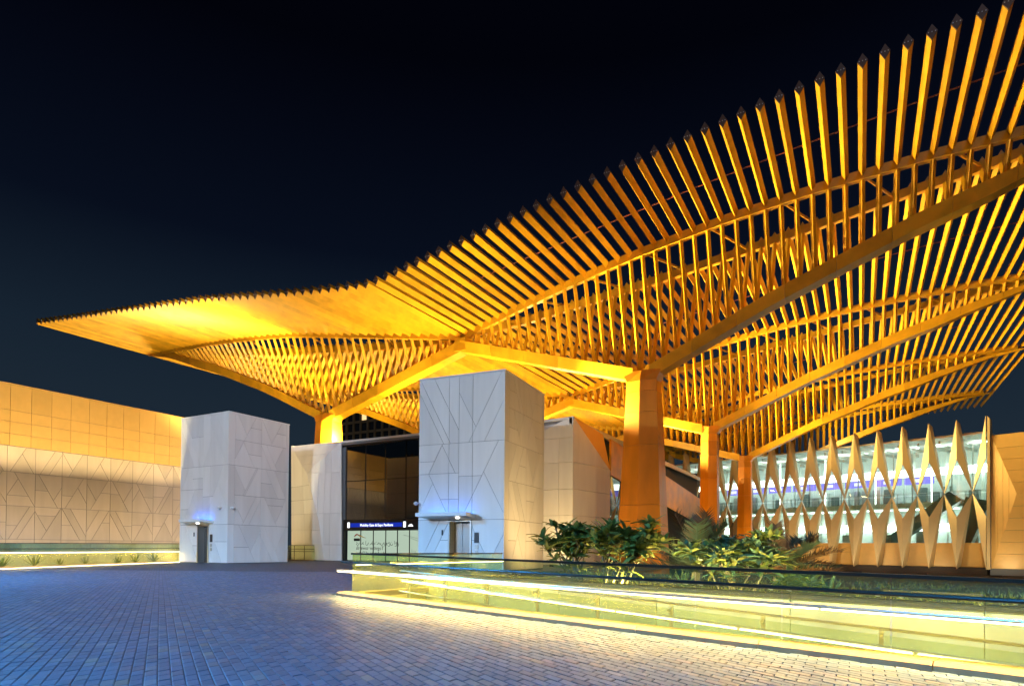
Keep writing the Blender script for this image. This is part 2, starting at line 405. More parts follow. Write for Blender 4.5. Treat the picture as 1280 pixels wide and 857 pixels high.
# ---------------------------------------------------------------- panel cutting for clad walls
def clip(poly, n, c):                       # keep n.p <= c
    out = []
    for i in range(len(poly)):
        p, q = poly[i], poly[(i+1) % len(poly)]
        a, b_ = n[0]*p[0]+n[1]*p[1]-c, n[0]*q[0]+n[1]*q[1]-c
        if a <= 0: out.append(p)
        if a*b_ < 0:
            t = a/(a-b_); out.append((p[0]+(q[0]-p[0])*t, p[1]+(q[1]-p[1])*t))
    return out
def area(p): return abs(sum(p[i][0]*p[(i+1) % len(p)][1]-p[(i+1) % len(p)][0]*p[i][1] for i in range(len(p))))/2
def split(poly, pt, ang):
    n = (-math.sin(ang), math.cos(ang)); c = n[0]*pt[0]+n[1]*pt[1]
    return [p for p in (clip(poly, n, c), clip(poly, (-n[0], -n[1]), -c)) if len(p) > 2]
def shrink(poly, g):
    A = sum(poly[i][0]*poly[(i+1) % len(poly)][1]-poly[(i+1) % len(poly)][0]*poly[i][1] for i in range(len(poly)))
    if A < 0: poly = poly[::-1]
    out = poly
    for i in range(len(poly)):
        p, q = poly[i], poly[(i+1) % len(poly)]; l = math.dist(p, q)
        if l < 1e-6: continue
        n = ((q[1]-p[1])/l, -(q[0]-p[0])/l); out = clip(out, n, n[0]*p[0]+n[1]*p[1]-g)
        if len(out) < 3: return []
    return out
def cut_cell(x0, x1, z0, z1, rnd, amount=2, slope=1.08):
    ps = [[(x0, z0), (x1, z0), (x1, z1), (x0, z1)]]
    w, hgt = x1-x0, z1-z0; sg = rnd.choice((-1, 1))
    ang = sg*slope
    ps = split(ps[0], (x0+w*rnd.uniform(.42, .58), z0+hgt*rnd.uniform(.4, .6)), ang)
    ps.sort(key=area)
    for k in range(amount-1):
        big = ps.pop(); cx = sum(p[0] for p in big)/len(big); cz = sum(p[1] for p in big)/len(big)
        a = (-ang if k % 2 == 0 else 0) if rnd.random() < .8 else ang
        pr = split(big, (cx+rnd.uniform(-.12, .12)*w, cz+rnd.uniform(-.1, .1)*hgt), a)
        ps += pr if all(area(p) > .12 for p in pr) else [big]
        ps.sort(key=area)
    return ps
def clad(parent, polys, origin, axu, nrm, m, gap=.010, th=.03, name='panel', holes=()):
    O = Vector(origin); U = Vector(axu); N_ = Vector(nrm)
    for poly in polys:
        p = shrink(poly, gap)
        if len(p) < 3: continue
        jit = random.uniform(-.004, .004)
        mb = MB().prism([O+U*a+Vector((0, 0, z)) for a, z in p], N_*(th+jit))
        mb.build(name, m, parent)
def subtract_rect(polys, r):                # remove rect (x0,x1,z0,z1) from polys
    x0, x1, z0, z1 = r; out = []
    for p in polys:
        for n, c in (((1, 0), x0), ((-1, 0), -x1)):
            k = clip(p, n, c)
            if len(k) > 2 and area(k) > .004: out.append(k)
            p = clip(p, (-n[0], -n[1]), -c)
            if len(p) < 3: break
        if len(p) < 3: continue
        for n, c in (((0, 1), z0), ((0, -1), -z1)):
            k = clip(p, n, c)
            if len(k) > 2 and area(k) > .004: out.append(k)
            p = clip(p, (-n[0], -n[1]), -c)
            if len(p) < 3: break
    return out

# ---------------------------------------------------------------- lift towers
def lamp(name, kind, loc, power, color, parent=None, aim=None, size=None, size_y=None, cone=None, blend=.4, radius=None, spread=None):
    d = bpy.data.lights.new(name, kind); d.energy = power; d.color = color
    if kind == 'AREA':
        d.shape = 'RECTANGLE' if size_y else 'SQUARE'; d.size = size
        if size_y: d.size_y = size_y
        if spread: d.spread = spread
    if cone: d.spot_size = cone; d.spot_blend = blend
    if radius: d.shadow_soft_size = radius
    o = bpy.data.objects.new(name, d); COL.objects.link(o); o.location = loc
    if aim is not None: o.rotation_euler = (Vector(aim)).to_track_quat('-Z', 'Y').to_euler()
    if parent: o.parent = parent
    return o
def camera_unit(parent, p, d):
    c = MB(); c.tube([p, Vector(p)+Vector(d)*.18], .03, 6); q = Vector(p)+Vector(d)*.2
    c.tube([q+Vector((0, 0, .07)), q, q-Vector((0, 0, .06)), q-Vector((0, 0, .13))], [.04, .12, .12, .05], 8)
    c.build('security_camera', M['white'], parent)
def tower(label, corner, rz, w, dpt, H, door, hood, seed, seams):
    rnd = random.Random(seed)
    t = thing('lift_tower', label, 'lift tower', corner, rz, 'white lift towers on the plaza')
    x0, x1 = door
    core = MB()
    core.box(-w+.04, x0, .04, dpt-.04, 0, H-.04); core.box(x1, -.04, .04, dpt-.04, 0, H-.04)
    core.box(x0, x1, .04, dpt-.04, 2.42, H-.04); core.box(x0, x1, 1.2, dpt-.04, 0, 2.42)
    core.build('core', M['joint'], t)
    rows = [0.03, 2.48, 4.4, 6.28, 8.1, H-.02]
    fr = []
    cols = [-w, -w*.52, 0]
    for a, b_ in zip(cols[:-1], cols[1:]):
        off = 0 if a == -w else 1
        rr = [rows[0], rows[1], rows[3], rows[5]] if off else [rows[0], rows[1], rows[2]+.4, rows[3], rows[5]]
        for c, d in zip(rr[:-1], rr[1:]): fr += cut_cell(a+.0, b_-.0, c, d, rnd, 3)
    fr = subtract_rect(fr, (x0-.06, x1+.06, -1, 2.46))
    clad(t, fr, (0, .04, 0), (1, 0, 0), (0, -1, 0), M['white'])
    sd = []; cols = [.0, dpt*.10, dpt*.52, dpt*.95, dpt]
    for ci, (a, b_) in enumerate(zip(cols[:-1], cols[1:])):
        if b_-a < .6:
            sd += [[(a, c), (b_, c), (b_, d), (a, d)] for c, d in zip([rows[0], rows[1], rows[3]], [rows[1], rows[3], rows[5]])]
        else:
            for c, d in zip([rows[0], rows[1], rows[3]], [rows[1], rows[3], rows[5]]):
                sd += cut_cell(a, b_, c, (c+d)/2 if d-c > 3 else d, rnd, 3)
                if d-c > 3: sd += cut_cell(a, b_, (c+d)/2, d, rnd, 3)
    clad(t, sd, (-.04, 0, 0), (0, 1, 0), (1, 0, 0), M['white'])
    clad(t, [[(0, c), (dpt, c), (dpt, d), (0, d)] for c, d in zip(rows[:-1], rows[1:])], (-w+.04, 0, 0), (0, 1, 0), (-1, 0, 0), M['white'])
    clad(t, [[(-w, c), (0, c), (0, d), (-w, d)] for c, d in zip(rows[:-1], rows[1:])], (0, dpt-.04, 0), (1, 0, 0), (0, 1, 0), M['white'])
    MB().box(-w-.02, .02, -.02, dpt+.02, H-.018, H+.05).build('coping', M['white'], t)
    fm = MB(); fm.box(x0-.058, x0+.03, -.03, .62, .0, 2.44); fm.box(x1-.03, x1+.058, -.03, .62, 0, 2.44); fm.box(x0+.03, x1-.03, -.03, .62, 2.40, 2.452)
    fm.build('door_frame', M['steel'], t)
    dr = MB(); xm = x0+(x1-x0)*.42
    dr.box(x0+.03, xm-.006, .45, .50, 0.01, 2.40).build('lift_door', M['plate' if seed == 1 else 'lift'], t)
    MB().box(xm+.006, x1-.03, .47, .52, 0.01, 2.40).build('lift_door', M['plate' if seed == 1 else 'lift'], t)
    h0, h1 = hood
    hd = MB(); hd.prism([(h0, -1.0, 2.62), (h1, -1.0, 2.62), (h1, .0, 2.56), (h0, .0, 2.56)], (0, 0, .18)); hood_o = hd.build('door_canopy', M['white'], t)
    MB().box(h0+.12, h1-.12, -.16, -.10, 2.755, 2.79).build('blue_light_strip', M['blueled'], hood_o)
    lamp('blue_wash', 'AREA', ((h0+h1)/2, -.22, 2.80), 12, (.0, .10, 1.), t, (0, .30, 1), h1-h0-.2, .08)
    MB().tube([(x0+(x1-x0)*.6, -.45, 2.61), (x0+(x1-x0)*.6, -.45, 2.52)], .09, 10).build('downlight', M['ledw'], hood_o)
    MB().box(x1+.22, x1+.46, -.03, -.005, 1.35, 1.85).build('notice_plate', M['plate'], t)
    for zq in (.78, 1.05): MB().box(x1+.26, x1+.42, -.035, -.005, zq, zq+.19).build('call_button_plate', M['steel'], t)
    MB().box(x0-.42, x0-.34, -.03, -.005, 1.72, 1.98).build('notice_plate', M['plate'], t)
    return t
t1 = tower('white lift tower with dark open door beside the long ochre wall', (-34.95, 25.5, 0), 0, 4.95, 4.78, 9.62, (-2.98, -1.92), (-3.5, -1.35), 1, None)
camera_unit(t1, (-.6, 0, 3.55), (0, -1, 0)); camera_unit(t1, (0, .2, 3.55), (1, 0, 0))
t2 = tower('white lift tower with steel lift door in front of the glass entrance', (-14.85, 25.68, 0), .09, 4.81, 5.2, 9.62, (-3.0, -1.8), (-4.35, -1.5), 5, None)
camera_unit(t2, (-4.75, 0, 3.35), (-.4, -1, 0))

# ---------------------------------------------------------------- long ochre and tan wall on the left
lw = thing('boundary_wall', 'long ochre metal and tan stone wall along the left of the plaza', 'wall', (-46, 12, 0))
MB().box(-3, -.05, -12, 25.9, -.5, 11.0).build('core', M['joint'], lw)
rnd = random.Random(3)
yl = [18.19-12+1.52*k for k in range(-8, 13)]
lowp = []
for a, b_ in zip(yl[:-1], yl[1:]):
    for c, d in zip((.05, 1.42, 3.5, 5.6), (1.42, 3.5, 5.6, 7.2)):
        if c < 1 : lowp.append([(a, c), (b_, c), (b_, d), (a, d)])
        else: lowp += cut_cell(a, b_, c, d, rnd, 3 if c < 5 else 2)
clad(lw, lowp, (-.05, 0, 0), (0, 1, 0), (1, 0, 0), M['tan'], .012, .03)
yu = [18.26-12+1.13*k for k in range(-11, 17)]
upp = []
for a, b_ in zip(yu[:-1], yu[1:]):
    zs = [7.22, 7.95, 8.7, 9.4, 10.98]
    upp += [[(a, c), (b_, c), (b_, d), (a, d)] for c, d in zip(zs[:-1], zs[1:])]
O = Vector((-.05, 0, 0))
for poly in upp:                        # thin sheets that bulge a little
    p = shrink(poly, .008); a0, a1 = p[0][0], p[1][0]; z0, z1 = min(q[1] for q in p), max(q[1] for q in p); a0, a1 = min(q[0] for q in p), max(q[0] for q in p)
    vs = []; bul = random.uniform(-.004, .014)
    for i in range(5):
        for j in range(4):
            u_, v_ = i/4, j/3
            vs.append((.08+bul*16*u_*(1-u_)*v_*(1-v_), a0+(a1-a0)*u_, z0+(z1-z0)*v_))
    fs = [(i*4+j, (i+1)*4+j, (i+1)*4+j+1, i*4+j+1) for i in range(4) for j in range(3)]
    k = len(vs); vs += [(-.05, a0, z0), (-.05, a1, z0), (-.05, a1, z1), (-.05, a0, z1)]
    fs += [(k, k+1, 16, 12, 8, 4, 0), (k+1, k+2, 19, 18, 17, 16), (k+2, k+3, 3, 7, 11, 15, 19), (k+3, k, 0, 1, 2, 3)]
    MB().add(vs, fs).build('metal_panel', M['ochre'], lw, smooth=False)
MB().box(-3.02, .10, -12, 25.9, 11.0, 11.06).build('coping', M['ochre'], lw)

# ---------------------------------------------------------------- entrance building
BY, BZ = 38.0, 9.75
eb = thing('entrance_building', 'entrance building with dark glass wall and faceted white end blocks under the canopy', 'building', (-30, BY, 0))
ebo = Vector((30, -BY, 0))
def eb_part(mb, name, m, parent=None):
    o = mb.build(name, m, parent or eb)
    if parent is None: o.location = ebo
    return o
bd = MB(); bd.box(-43.3, -37.6, 41, 84, 0, BZ-.2); bd.box(-37.6, -20.4, 44, 84, 0, BZ-.2); bd.box(-20.4, -17.2, 38.6, 76, 0, BZ-.2); eb_part(bd, 'body', M['darkroom'])
rf = MB(); rf.box(-43.5, -17.0, 38.02, 84, BZ-.2, BZ); roof = eb_part(rf, 'roof_slab', M['joint'])
pp = MB(); pp.box(-43.62, -43.4, 38.0, 84, BZ-.3, BZ+.2); pp.box(-17.0, -16.8, 38.0, 84, BZ-.3, BZ+.1); pp.box(-43.4, -17.0, 37.95, 38.15, BZ-.02, BZ+.14); eb_part(pp, 'parapet', M['white'])
# left faceted block
A_, B_ = Vector((-43.62, 38, BZ+.12)), Vector((-37.66, 38, BZ+.08)); C_ = Vector((-40.75, 37.15, 7.3)); D_ = Vector((-38.95, 37.5, 0)); E_ = Vector((-43.62, 38.2, 0)); F_ = Vector((-37.45, 38, 0))
K_ = Vector((-39.4, 37.32, 3.2))
def facet(pts, name, m, th=.25, cuts=()):
    pts = [Vector(p) for p in pts]; nn = (pts[1]-pts[0]).cross(pts[2]-pts[0]).normalized()
    if nn.y > 0: nn = -nn
    polys = [pts]
    for pl_n, pl_c in cuts:
        new = []
        for P in polys:
            for sgn in (1, -1):
                outp = []
                for i in range(len(P)):
                    a, b_ = P[i], P[(i+1) % len(P)]; da = sgn*(a.dot(pl_n)-pl_c)-(-.010); db = sgn*(b_.dot(pl_n)-pl_c)+.010
                    if da <= 0: outp.append(a)
                    if da*db < 0: outp.append(a+(b_-a)*(da/(da-db)))
                if len(outp) > 2: new.append(outp)
        polys = new
    for P in polys: eb_part(MB().prism(P, -nn*th), name, m)
hz = [(Vector((0, 0, 1)), z) for z in (1.3, 2.5, 3.9, 5.1, 6.3, 7.3)]
vx = [(Vector((1, 0, 0)), x) for x in (-40.2, -39.6, -39.05, -38.5)]
facet([A_, B_, C_], 'panel', M['white'], .2, [(Vector((0, 0, 1)), 8.1), (Vector((0, 0, 1)), 8.9)])
facet([A_, C_, K_, D_, E_], 'panel', M['white'], .15, hz[:-1]+[(Vector((1, 0, 0)), -41.6)])
facet([B_, F_, D_, K_, C_], 'panel', M['white'], .15, [(Vector((0, 0, 1)), z) for z in (1.3, 3.9, 7.3)]+vx[1:])
eb_part(MB().prism([(-43.5, 38.35, 0), (-37.5, 38.35, 0), (-37.5, 38.35, BZ-.3), (-43.5, 38.35, BZ-.3)], (0, 2.6, 0)), 'backing', M['joint'])
# glass wall
gx = np.linspace(-37.3, -20.6, 9); gz = [3.35, 6.55, BZ-.3]
for a, b_ in zip(gx[:-1], gx[1:]):
    for c, d in zip(gz[:-1], gz[1:]):
        eb_part(MB().box(a+.03, b_-.03, 38.3, 38.325, c+.03, d-.03), 'window_pane', M['curtain'])
fr = MB()
for a in gx: fr.box(a-.03, a+.03, 38.26, 38.42, 3.35, BZ-.3)
for c in gz: fr.box(-37.3, -20.6, 38.27, 38.41, c-.03, c+.03)
eb_part(fr, 'mullion_frame', M['dark'])
eb_part(MB().box(-37.4, -20.5, 38.1, 38.5, 2.5, 3.32), 'fascia', M['dark'])
# sign strip and lettering on the fascia
sg_ = MB(); sg_.box(-36.6, -35.2, 38.07, 38.095, 2.74, 3.08); sg_.box(-32.4, -31.2, 38.07, 38.095, 2.74, 3.08); eb_part(sg_, 'sign_panel', M['sblue'])
eb_part(MB().box(-35.2, -32.4, 38.072, 38.095, 2.74, 3.08), 'sign_panel', M['sblue'])
tm = text_mesh('Mobility Gate & Expo Pavilions', .30); o = link('sign_lettering', tm, M['swhite'], eb); o.matrix_basis = Matrix.Translation(ebo+Vector((-33.8, 38.06, 2.80)))@Matrix.Rotation(math.pi/2, 4, 'X')@Matrix.Diagonal((.92, 1, 1, 1))
for xx in (-36.8, -30.95, -28.95): eb_part(MB().box(xx-.11, xx+.11, 38.06, 38.09, 2.70, 3.14), 'sign_pictogram', M['swhite'])
eb_part(MB().prism([(-30.6, 38.06, 2.76), (-30.1, 38.06, 2.76), (-30.28, 38.06, 2.94), (-30.45, 38.06, 2.90)], (0, .03, 0)), 'sign_pictogram', M['swhite'])
dx_ = [-37.25, -35.75, -34.4, -33.1, -31.9, -30.7, -29.35, -29.1, -27.6, -26.1, -24.6, -23.1, -21.6, -20.6]
for a, b_ in zip(dx_[:-1], dx_[1:]):
    if b_-a < .4: continue
    eb_part(MB().box(a+.035, b_-.035, 38.42, 38.44, .05, 2.46), 'door_pane', M['glow'])
fr = MB()
for a in dx_: fr.box(a-.035, a+.035, 38.38, 38.5, 0, 2.5)
fr.box(-29.35, -29.1, 38.36, 38.5, 0, 2.5); fr.box(-37.4, -37.3, 38.1, 38.5, 0, 3.4)
eb_part(fr, 'door_frame', M['dark'])
for body, x, z, size in (('\u0645\u0639\u0627 \u0646\u062d\u0648 \u0645\u0633\u062a\u0642\u0628\u0644 \u062f\u0628\u064a', -36.25, 1.36, .40), ('Together towards', -36.25, .92, .40), ('the future of Dubai', -36.25, .50, .40)):
    tm = text_mesh(body, size, 'RIGHT', .002); o = link('vinyl_lettering', tm, M['ink'], eb)
    o.matrix_basis = Matrix.Translation(ebo+Vector((x, 38.40, z)))@Matrix.Rotation(math.pi/2, 4, 'X')@Matrix.Diagonal((-1, 1, 1, 1))
arc = lambda x0, x1, z0, hh, w: [(x0+(x1-x0)*k/8, 38.40, z0+hh*math.sin(math.pi*k/8)) for k in range(9)]
eb_part(MB().tube(arc(-36.45, -35.85, 1.98, .18, .05), [.03, .05, .06, .06, .05, .05, .04, .03, .02], 5), 'vinyl_emblem', M['inkred'])
eb_part(MB().tube([(-35.95, 38.40, 2.12), (-35.6, 38.40, 1.98), (-35.2, 38.40, 1.86)], [.045, .035, .015], 5), 'vinyl_emblem', M['inkyel'])
eb_part(MB().box(-36.5, -35.85, 38.39, 38.41, 1.62, 1.84), 'vinyl_emblem', M['ink'])
for (xa, za_, xb, zb_) in ((-31.3, 2.1, -28.2, 1.5), (-30.6, 1.85, -29.2, 1.45), (-30.9, .55, -29.7, .55), (-30.5, .55, -30.45, 1.0), (-30.15, .55, -30.1, .85), (-30.45, .8, -30.1, .8)):
    eb_part(MB().tube([(xa, 38.40, za_), (xb, 38.40, zb_)], .012, 4), 'vinyl_line', M['inkg'])
# right faceted block
T_ = Vector((-16.72, 38, BZ+.2)); Tl = Vector((-20.6, 38, BZ+.2)); P_ = Vector((-15.9, 42.9, 6.8)); Q_ = Vector((-16.6, 43.2, BZ-.2)); S0 = Vector((-16.72, 38, 0)); S1 = Vector((-16.0, 43.1, 0))
eb_part(MB().prism([(-20.6, 38.25, 0), (-16.95, 38.25, 0), (-16.95, 38.25, BZ-.1), (-20.6, 38.25, BZ-.1)], (0, 5, 0)), 'backing', M['joint'])
Tn = Vector((-18.9, 38.0, 8.1))
for k, (a, b_) in enumerate(((-20.6, -19.1), (-19.1, -17.75), (-17.75, -16.72))):
    for c, d in zip((0, 1.6, 3.35, 5.1, 6.9), (1.6, 3.35, 5.1, 6.9, 8.55)):
        eb_part(MB().box(a+.012, b_-.012, 38.0, 38.24, c+.012, d-.012), 'panel', M['white'])
facet([(-20.6, 38.0, 8.56), (-16.72, 38, 8.56), T_], 'panel', M['white'], .2)
facet([(-20.6, 38.0, 8.56), T_, (-20.6, 38.6, BZ+.2)], 'panel', M['white'], .2)
def xfacet(pts, m, cuts):
    pts = [Vector(p) for p in pts]; nn = (pts[1]-pts[0]).cross(pts[2]-pts[0]).normalized()
    if nn.x < 0: nn = -nn
    polys = [pts]
    for z in cuts:
        new = []
        for P in polys:
            for sgn in (1, -1):
                outp = []
                for i in range(len(P)):
                    a, b_ = P[i], P[(i+1) % len(P)]; da = sgn*(a.z-z)+.010; db = sgn*(b_.z-z)+.010
                    if da <= 0: outp.append(a)
                    if da*db < 0: outp.append(a+(b_-a)*(da/(da-db)))
                if len(outp) > 2: new.append(outp)
        polys = new
    for P in polys: eb_part(MB().prism(P, -nn*.15), 'panel', m)
xfacet([T_, S0, S1, P_], M['white'], (1.6, 3.35, 5.1, 6.9))
xfacet([T_, P_, Q_], M['ochre'], ())
# gold slanted parapet and glass behind it
xfacet([(-16.0, 43.3, 9.2), (-16.0, 43.3, 6.55), (-15.6, 72, 3.9), (-15.6, 72, 6.7)], M['gold'], ())
for k in range(5):
    y0, y1_ = 43.5+k*2.2, 45.6+k*2.2
    eb_part(MB().prism([(-16.1, y0, .1), (-16.1, y1_, .1), (-16.1, y1_, 6.3-.2*k), (-16.1, y0, 6.5-.2*k)], (-.03, 0, 0)), 'window_pane', M['curtain'])
    eb_part(MB().box(-16.2, -16.05, y1_, y1_+.1, 0, 6.3-.2*k), 'mullion', M['dark'])

# ---------------------------------------------------------------- far office block behind the entrance
ob = thing('office_block', 'distant brown gridded office block seen between the canopy and the glass entrance', 'building', (-128, 150, 0))
MB().box(-30, 18, 0, 20, 0, 47).build('body', M['winoff'], ob)
for i in range(17):
    x = -30+i*3; MB().box(x-.35, x+.35, -.5, .0, 0, 47.2).build('pier', M['dwall'], ob)
for j in range(14):
    z = 3.4*j+.3; MB().box(-30, 18, -.35, -.002, z, z+.8).build('spandrel', M['dwall'], ob)
for i in range(16):
    for j in range(8, 13):
        if rnd.random() < .55: MB().box(-30+i*3+.4, -30+i*3+2.6, -.14, -.05, 3.4*j+1.15, 3.4*j+3.4).build('window', M['winlit'] if rnd.random() < .06 else M['winoff'], ob)

# ---------------------------------------------------------------- station hall with diamond facade
H0 = Vector((-13.675, 88.566, 0))
hall = thing('station_hall', 'brightly lit station hall with golden diamond lattice facade behind glass', 'building', H0, math.atan2(FD.y, FD.x))
# local x along the facade to the right, local y away from the camera
PK, WA, BT, SPX = 15.2, 7.42, -.62, 2.52
x_last = 26.4
for k in range(16):
    xc = x_last-k*SPX; a = SPX/2
    prof = [((xc, -.80, PK), (xc+sg*.15, -.05, PK-.3), (xc+sg*a, -.02, WA+sz*.02), (xc, -.66, zi)) if sz > 0 else ((xc, -.80, BT), (xc+sg*.20, -.05, BT+.3), (xc+sg*a, -.02, WA+sz*.02), (xc, -.66, zi)) for sz, zi in ((1, 11.0), (-1, 4.85)) for sg in (-1, 1)]
    for i, tri in enumerate(prof):
        if k == 0 and i % 2 == 1: continue
        mb = MB(); back = [Vector(p)+Vector((0, .34, 0)) for p in tri]
        mb.add([Vector(p) for p in tri]+back, [(0, 1, 2), (0, 2, 3), (6, 5, 4), (7, 6, 4)]+[(j, (j+1) % 4, 4+(j+1) % 4, 4+j) for j in range(4)])
        mb.build('lattice_fin', M['facade'], hall)
XL_ = x_last-15.6*SPX
for k in range(16):
    xa = x_last-(k+1)*SPX
    for c, d in ((2.2, 7.38), (7.46, 10.4), (10.46, 13.6)):
        MB().box(xa+.02, xa+SPX-.02, .36, .385, c, d).build('window_pane', M['clear'], hall)
    MB().box(xa+.012, xa+SPX-.012, .30, .42, -.45, 2.15).build('base_panel', M['ochre'], hall)
MB().box(XL_, x_last, .42, .5, -.6, 2.1).build('base_wall', M['joint'], hall)
MB().box(XL_, x_last+.4, .32, .46, 13.6, 13.8).build('head_rail', M['steel'], hall)
MB().box(XL_, x_last, -.2, .6, -1.25, -.47).build('plinth', M['curb'], hall)
# interior
MB().box(XL_, x_last, 11, 11.2, -.5, 13.6).build('back_wall', M['greywhite'], hall)
MB().box(XL_, x_last+.2, .5, 11, 13.62, 13.75).build('hall_roof', M['greywhite'], hall)
MB().box(XL_, x_last, .5, 11, -.6, .9).build('lower_floor', M['greywhite'], hall)
MB().box(XL_, x_last, 4.0, 11, 6.3, 6.9).build('upper_floor', M['greywhite'], hall)
MB().box(x_last-.05, x_last+.15, .5, 11, -.6, 13.6).build('side_wall', M['greywhite'], hall)
for k in range(11):
    x = XL_+1.5+k*3.5
    MB().box(x, x+2.2, 5.0, 6.0, 13.45, 13.6).build('ceiling_light', M['hall'], hall)
    MB().box(x, x+2.4, 6.2, 7.6, 6.20, 6.28).build('ceiling_light', M['hall'], hall)
    MB().tube([(x+1.0, 8.5, 7.0), (x+1.0, 8.5, 13.5)], .22, 8).build('inner_column', M['greywhite'], hall)
for k in range(8):
    x = XL_+6+k*3.4
    MB().box(x, x+3.1, 7.4, 7.5, 9.35, 10.25).build('screen', M['screen'], hall)
    MB().box(x+1.1, x+1.9, 7.36, 7.39, 9.6, 10.0).build('screen_mark', M['screenw'], hall)
MB().box(XL_, x_last, 7.3, 7.6, 10.3, 11.2).build('light_band', M['hall'], hall)
for k in range(26):
    x = XL_+k*1.5; MB().box(x-.03, x+.03, 3.95, 4.0, 6.9, 7.95).build('railing_post', M['steel'], hall)
MB().box(XL_, x_last, 3.94, 4.02, 7.95, 8.0).build('railing_bar', M['steel'], hall)
for k, xx in enumerate((14.2, 22.5)):
    MB().prism([(xx, 2.2, .9), (xx+1.6, 2.2, .9), (xx+9.6 if k == 0 else xx+3.8, 2.2, 6.9 if k == 0 else 6.6), (xx+8.4 if k == 0 else xx+1.6, 2.2, 7.9 if k == 0 else 7.2)], (0, 1.6, 0)).build('escalator', M['escal'], hall)
for k in range(9):
    x = XL_+3+k*4.1; zt = random.choice((2.6, 3.2, 3.6)); MB().box(x, x+random.uniform(.8, 2.2), 5, 5.6, .9, zt).build('ticket_gate', M['escal'] if k % 3 == 0 else M['steel'], hall)
for k in range(30):
    x = XL_+.6+k*1.3; zc = random.choice((9.2, 9.2, 8.6)); MB().box(x, x+.9, 10.6, 10.95, 6.95, zc).build('shop_front', M[random.choice(('greywhite', 'escal', 'steel', 'screen' if k % 7 == 3 else 'greywhite'))], hall)
for k in range(20):
    x = XL_+.9+k*2.0; MB().bar((x, .9, 13.2), (x+1.6, 10.5, 13.2), .18, .35).build('roof_rib', M['steel'], hall)
    MB().tube([(x, 6.4, 6.95), (x, 6.4, 13.4)], .06, 6).build('tube_lamp', M['hall'] if k % 3 == 1 else M['steel'], hall)
for k in range(24):
    x = XL_+.5+k*1.65; MB().box(x, x+.07, 10.7, 10.98, .9, 6.2).build('wall_mullion', M['steel'], hall)
MB().box(XL_, x_last, 9.6, 9.8, 3.7, 4.6).build('light_band', M['hall'], hall)
# ochre wing wall on the right
pts0 = [(x_last+.35, -.75, -.55), (x_last+.35, -.75, 13.2)]
wing = MB(); wing.box(x_last+.3, x_last+30, -.4, 10, -1.2, 13.0); wing.build('wing_core', M['joint'], hall)
V0, V1, V2 = Vector((x_last+.4, -.45, 13.2)), Vector((x_last+.4, -.45, -.5)), Vector((x_last+2.55, -1.05, 7.0))
V3, V4 = Vector((x_last+30, -.6, 13.2)), Vector((x_last+30, -.6, -.5)); V5 = Vector((x_last+30, -1.05, 7.0))
def hfacet(pts, axis, cuts):
    pts = [Vector(p) for p in pts]; nn = (pts[1]-pts[0]).cross(pts[2]-pts[0]).normalized()
    if nn.y > 0: nn = -nn
    polys = [pts]
    for c in cuts:
        new = []
        for P in polys:
            for sgn in (1, -1):
                outp = []
                for i in range(len(P)):
                    a, b_ = P[i], P[(i+1) % len(P)]; da = sgn*(a[axis]-c)+.012; db = sgn*(b_[axis]-c)+.012
                    if da <= 0: outp.append(a)
                    if da*db < 0: outp.append(a+(b_-a)*(da/(da-db)))
                if len(outp) > 2: new.append(outp)
        polys = new
    for P in polys: MB().prism(P, -nn*.08).build('cladding_panel', M['ochre'], hall)
hfacet([V0, V1, V2], 0, (x_last+.9, x_last+1.4, x_last+1.9))
hfacet([V0, V2, V5, V3], 2, (8.2, 9.4, 10.6, 11.8)); hfacet([V1, V4, V5, V2], 2, (1.0, 2.2, 3.4, 4.6, 5.8))
MB().prism([(x_last+.05, -.8, -.6), (x_last+.35, -.8, -.6), (x_last+.35, -.8, 14.9), (x_last+.15, -.8, 15.2)], (0, 1.2, 0)).build('end_fin', M['facade'], hall)

# ---------------------------------------------------------------- near glass balustrade, ramp, planter
def zt(a): return .935-.0095*a                 # the balustrade falls gently with the plaza
fb = thing('glass_balustrade', 'long glass balustrade with lit handrail round the ramp in the foreground', 'balustrade', FA)
def fpart(mb, name, m, parent=None, **k):
    o = mb.build(name, m, parent or fb, **k)
    if parent is None: o.location = -FA
    return o
joints = [.27+k*1.04 for k in range(17)]
for a, b_ in zip(joints[:-1], joints[1:]):
    p, q = FA+FD*(a+.008)+FN*.10, FA+FD*(b_-.008)+FN*.10
    fpart(MB().prism([(p.x, p.y, .05), (q.x, q.y, .05), (q.x, q.y, zt(b_)-.02), (p.x, p.y, zt(a)-.02)], FN*.016), 'glass_panel', M['fence'])
    for zq in (.735, .545):
        for aa in (a+.10, b_-.10):
            p = FA+FD*aa; z = zt(aa)*zq/.935
            fpart(MB().bar(p+FN*.09+Vector((0, 0, z-.02)), p-FN*.02+Vector((0, 0, z)), .022, .022), 'rail_bracket', M['steel'])
for k in range(12):
    a, b_ = -.15+k*1.6, -.15+(k+1)*1.6-.01
    sec = [(-.06, -.02), (.26, -.02), (.26, .085), (-.02, .085), (-.06, .05)]
    vs = [FA+FD*t+FN*x+Vector((0, 0, z)) for t in (a, b_) for x, z in sec]
    fpart(MB().add(vs, [tuple(range(5))[::-1], tuple(range(5, 10))]+[(i, (i+1) % 5, 5+(i+1) % 5, 5+i) for i in range(5)]), 'kerb_stone', M['kerb'])
def rail(a0, a1, off, zf, r, m, name, n=8):
    pts = [FA+FD*a+FN*off+Vector((0, 0, zt(a)*zf/.935)) for a in np.linspace(a0, a1, 12)]
    return fpart(MB().tube(pts, r, n), name, m)
p0, p1 = FA+FD*.25+FN*.108, FA+FD*17+FN*.108
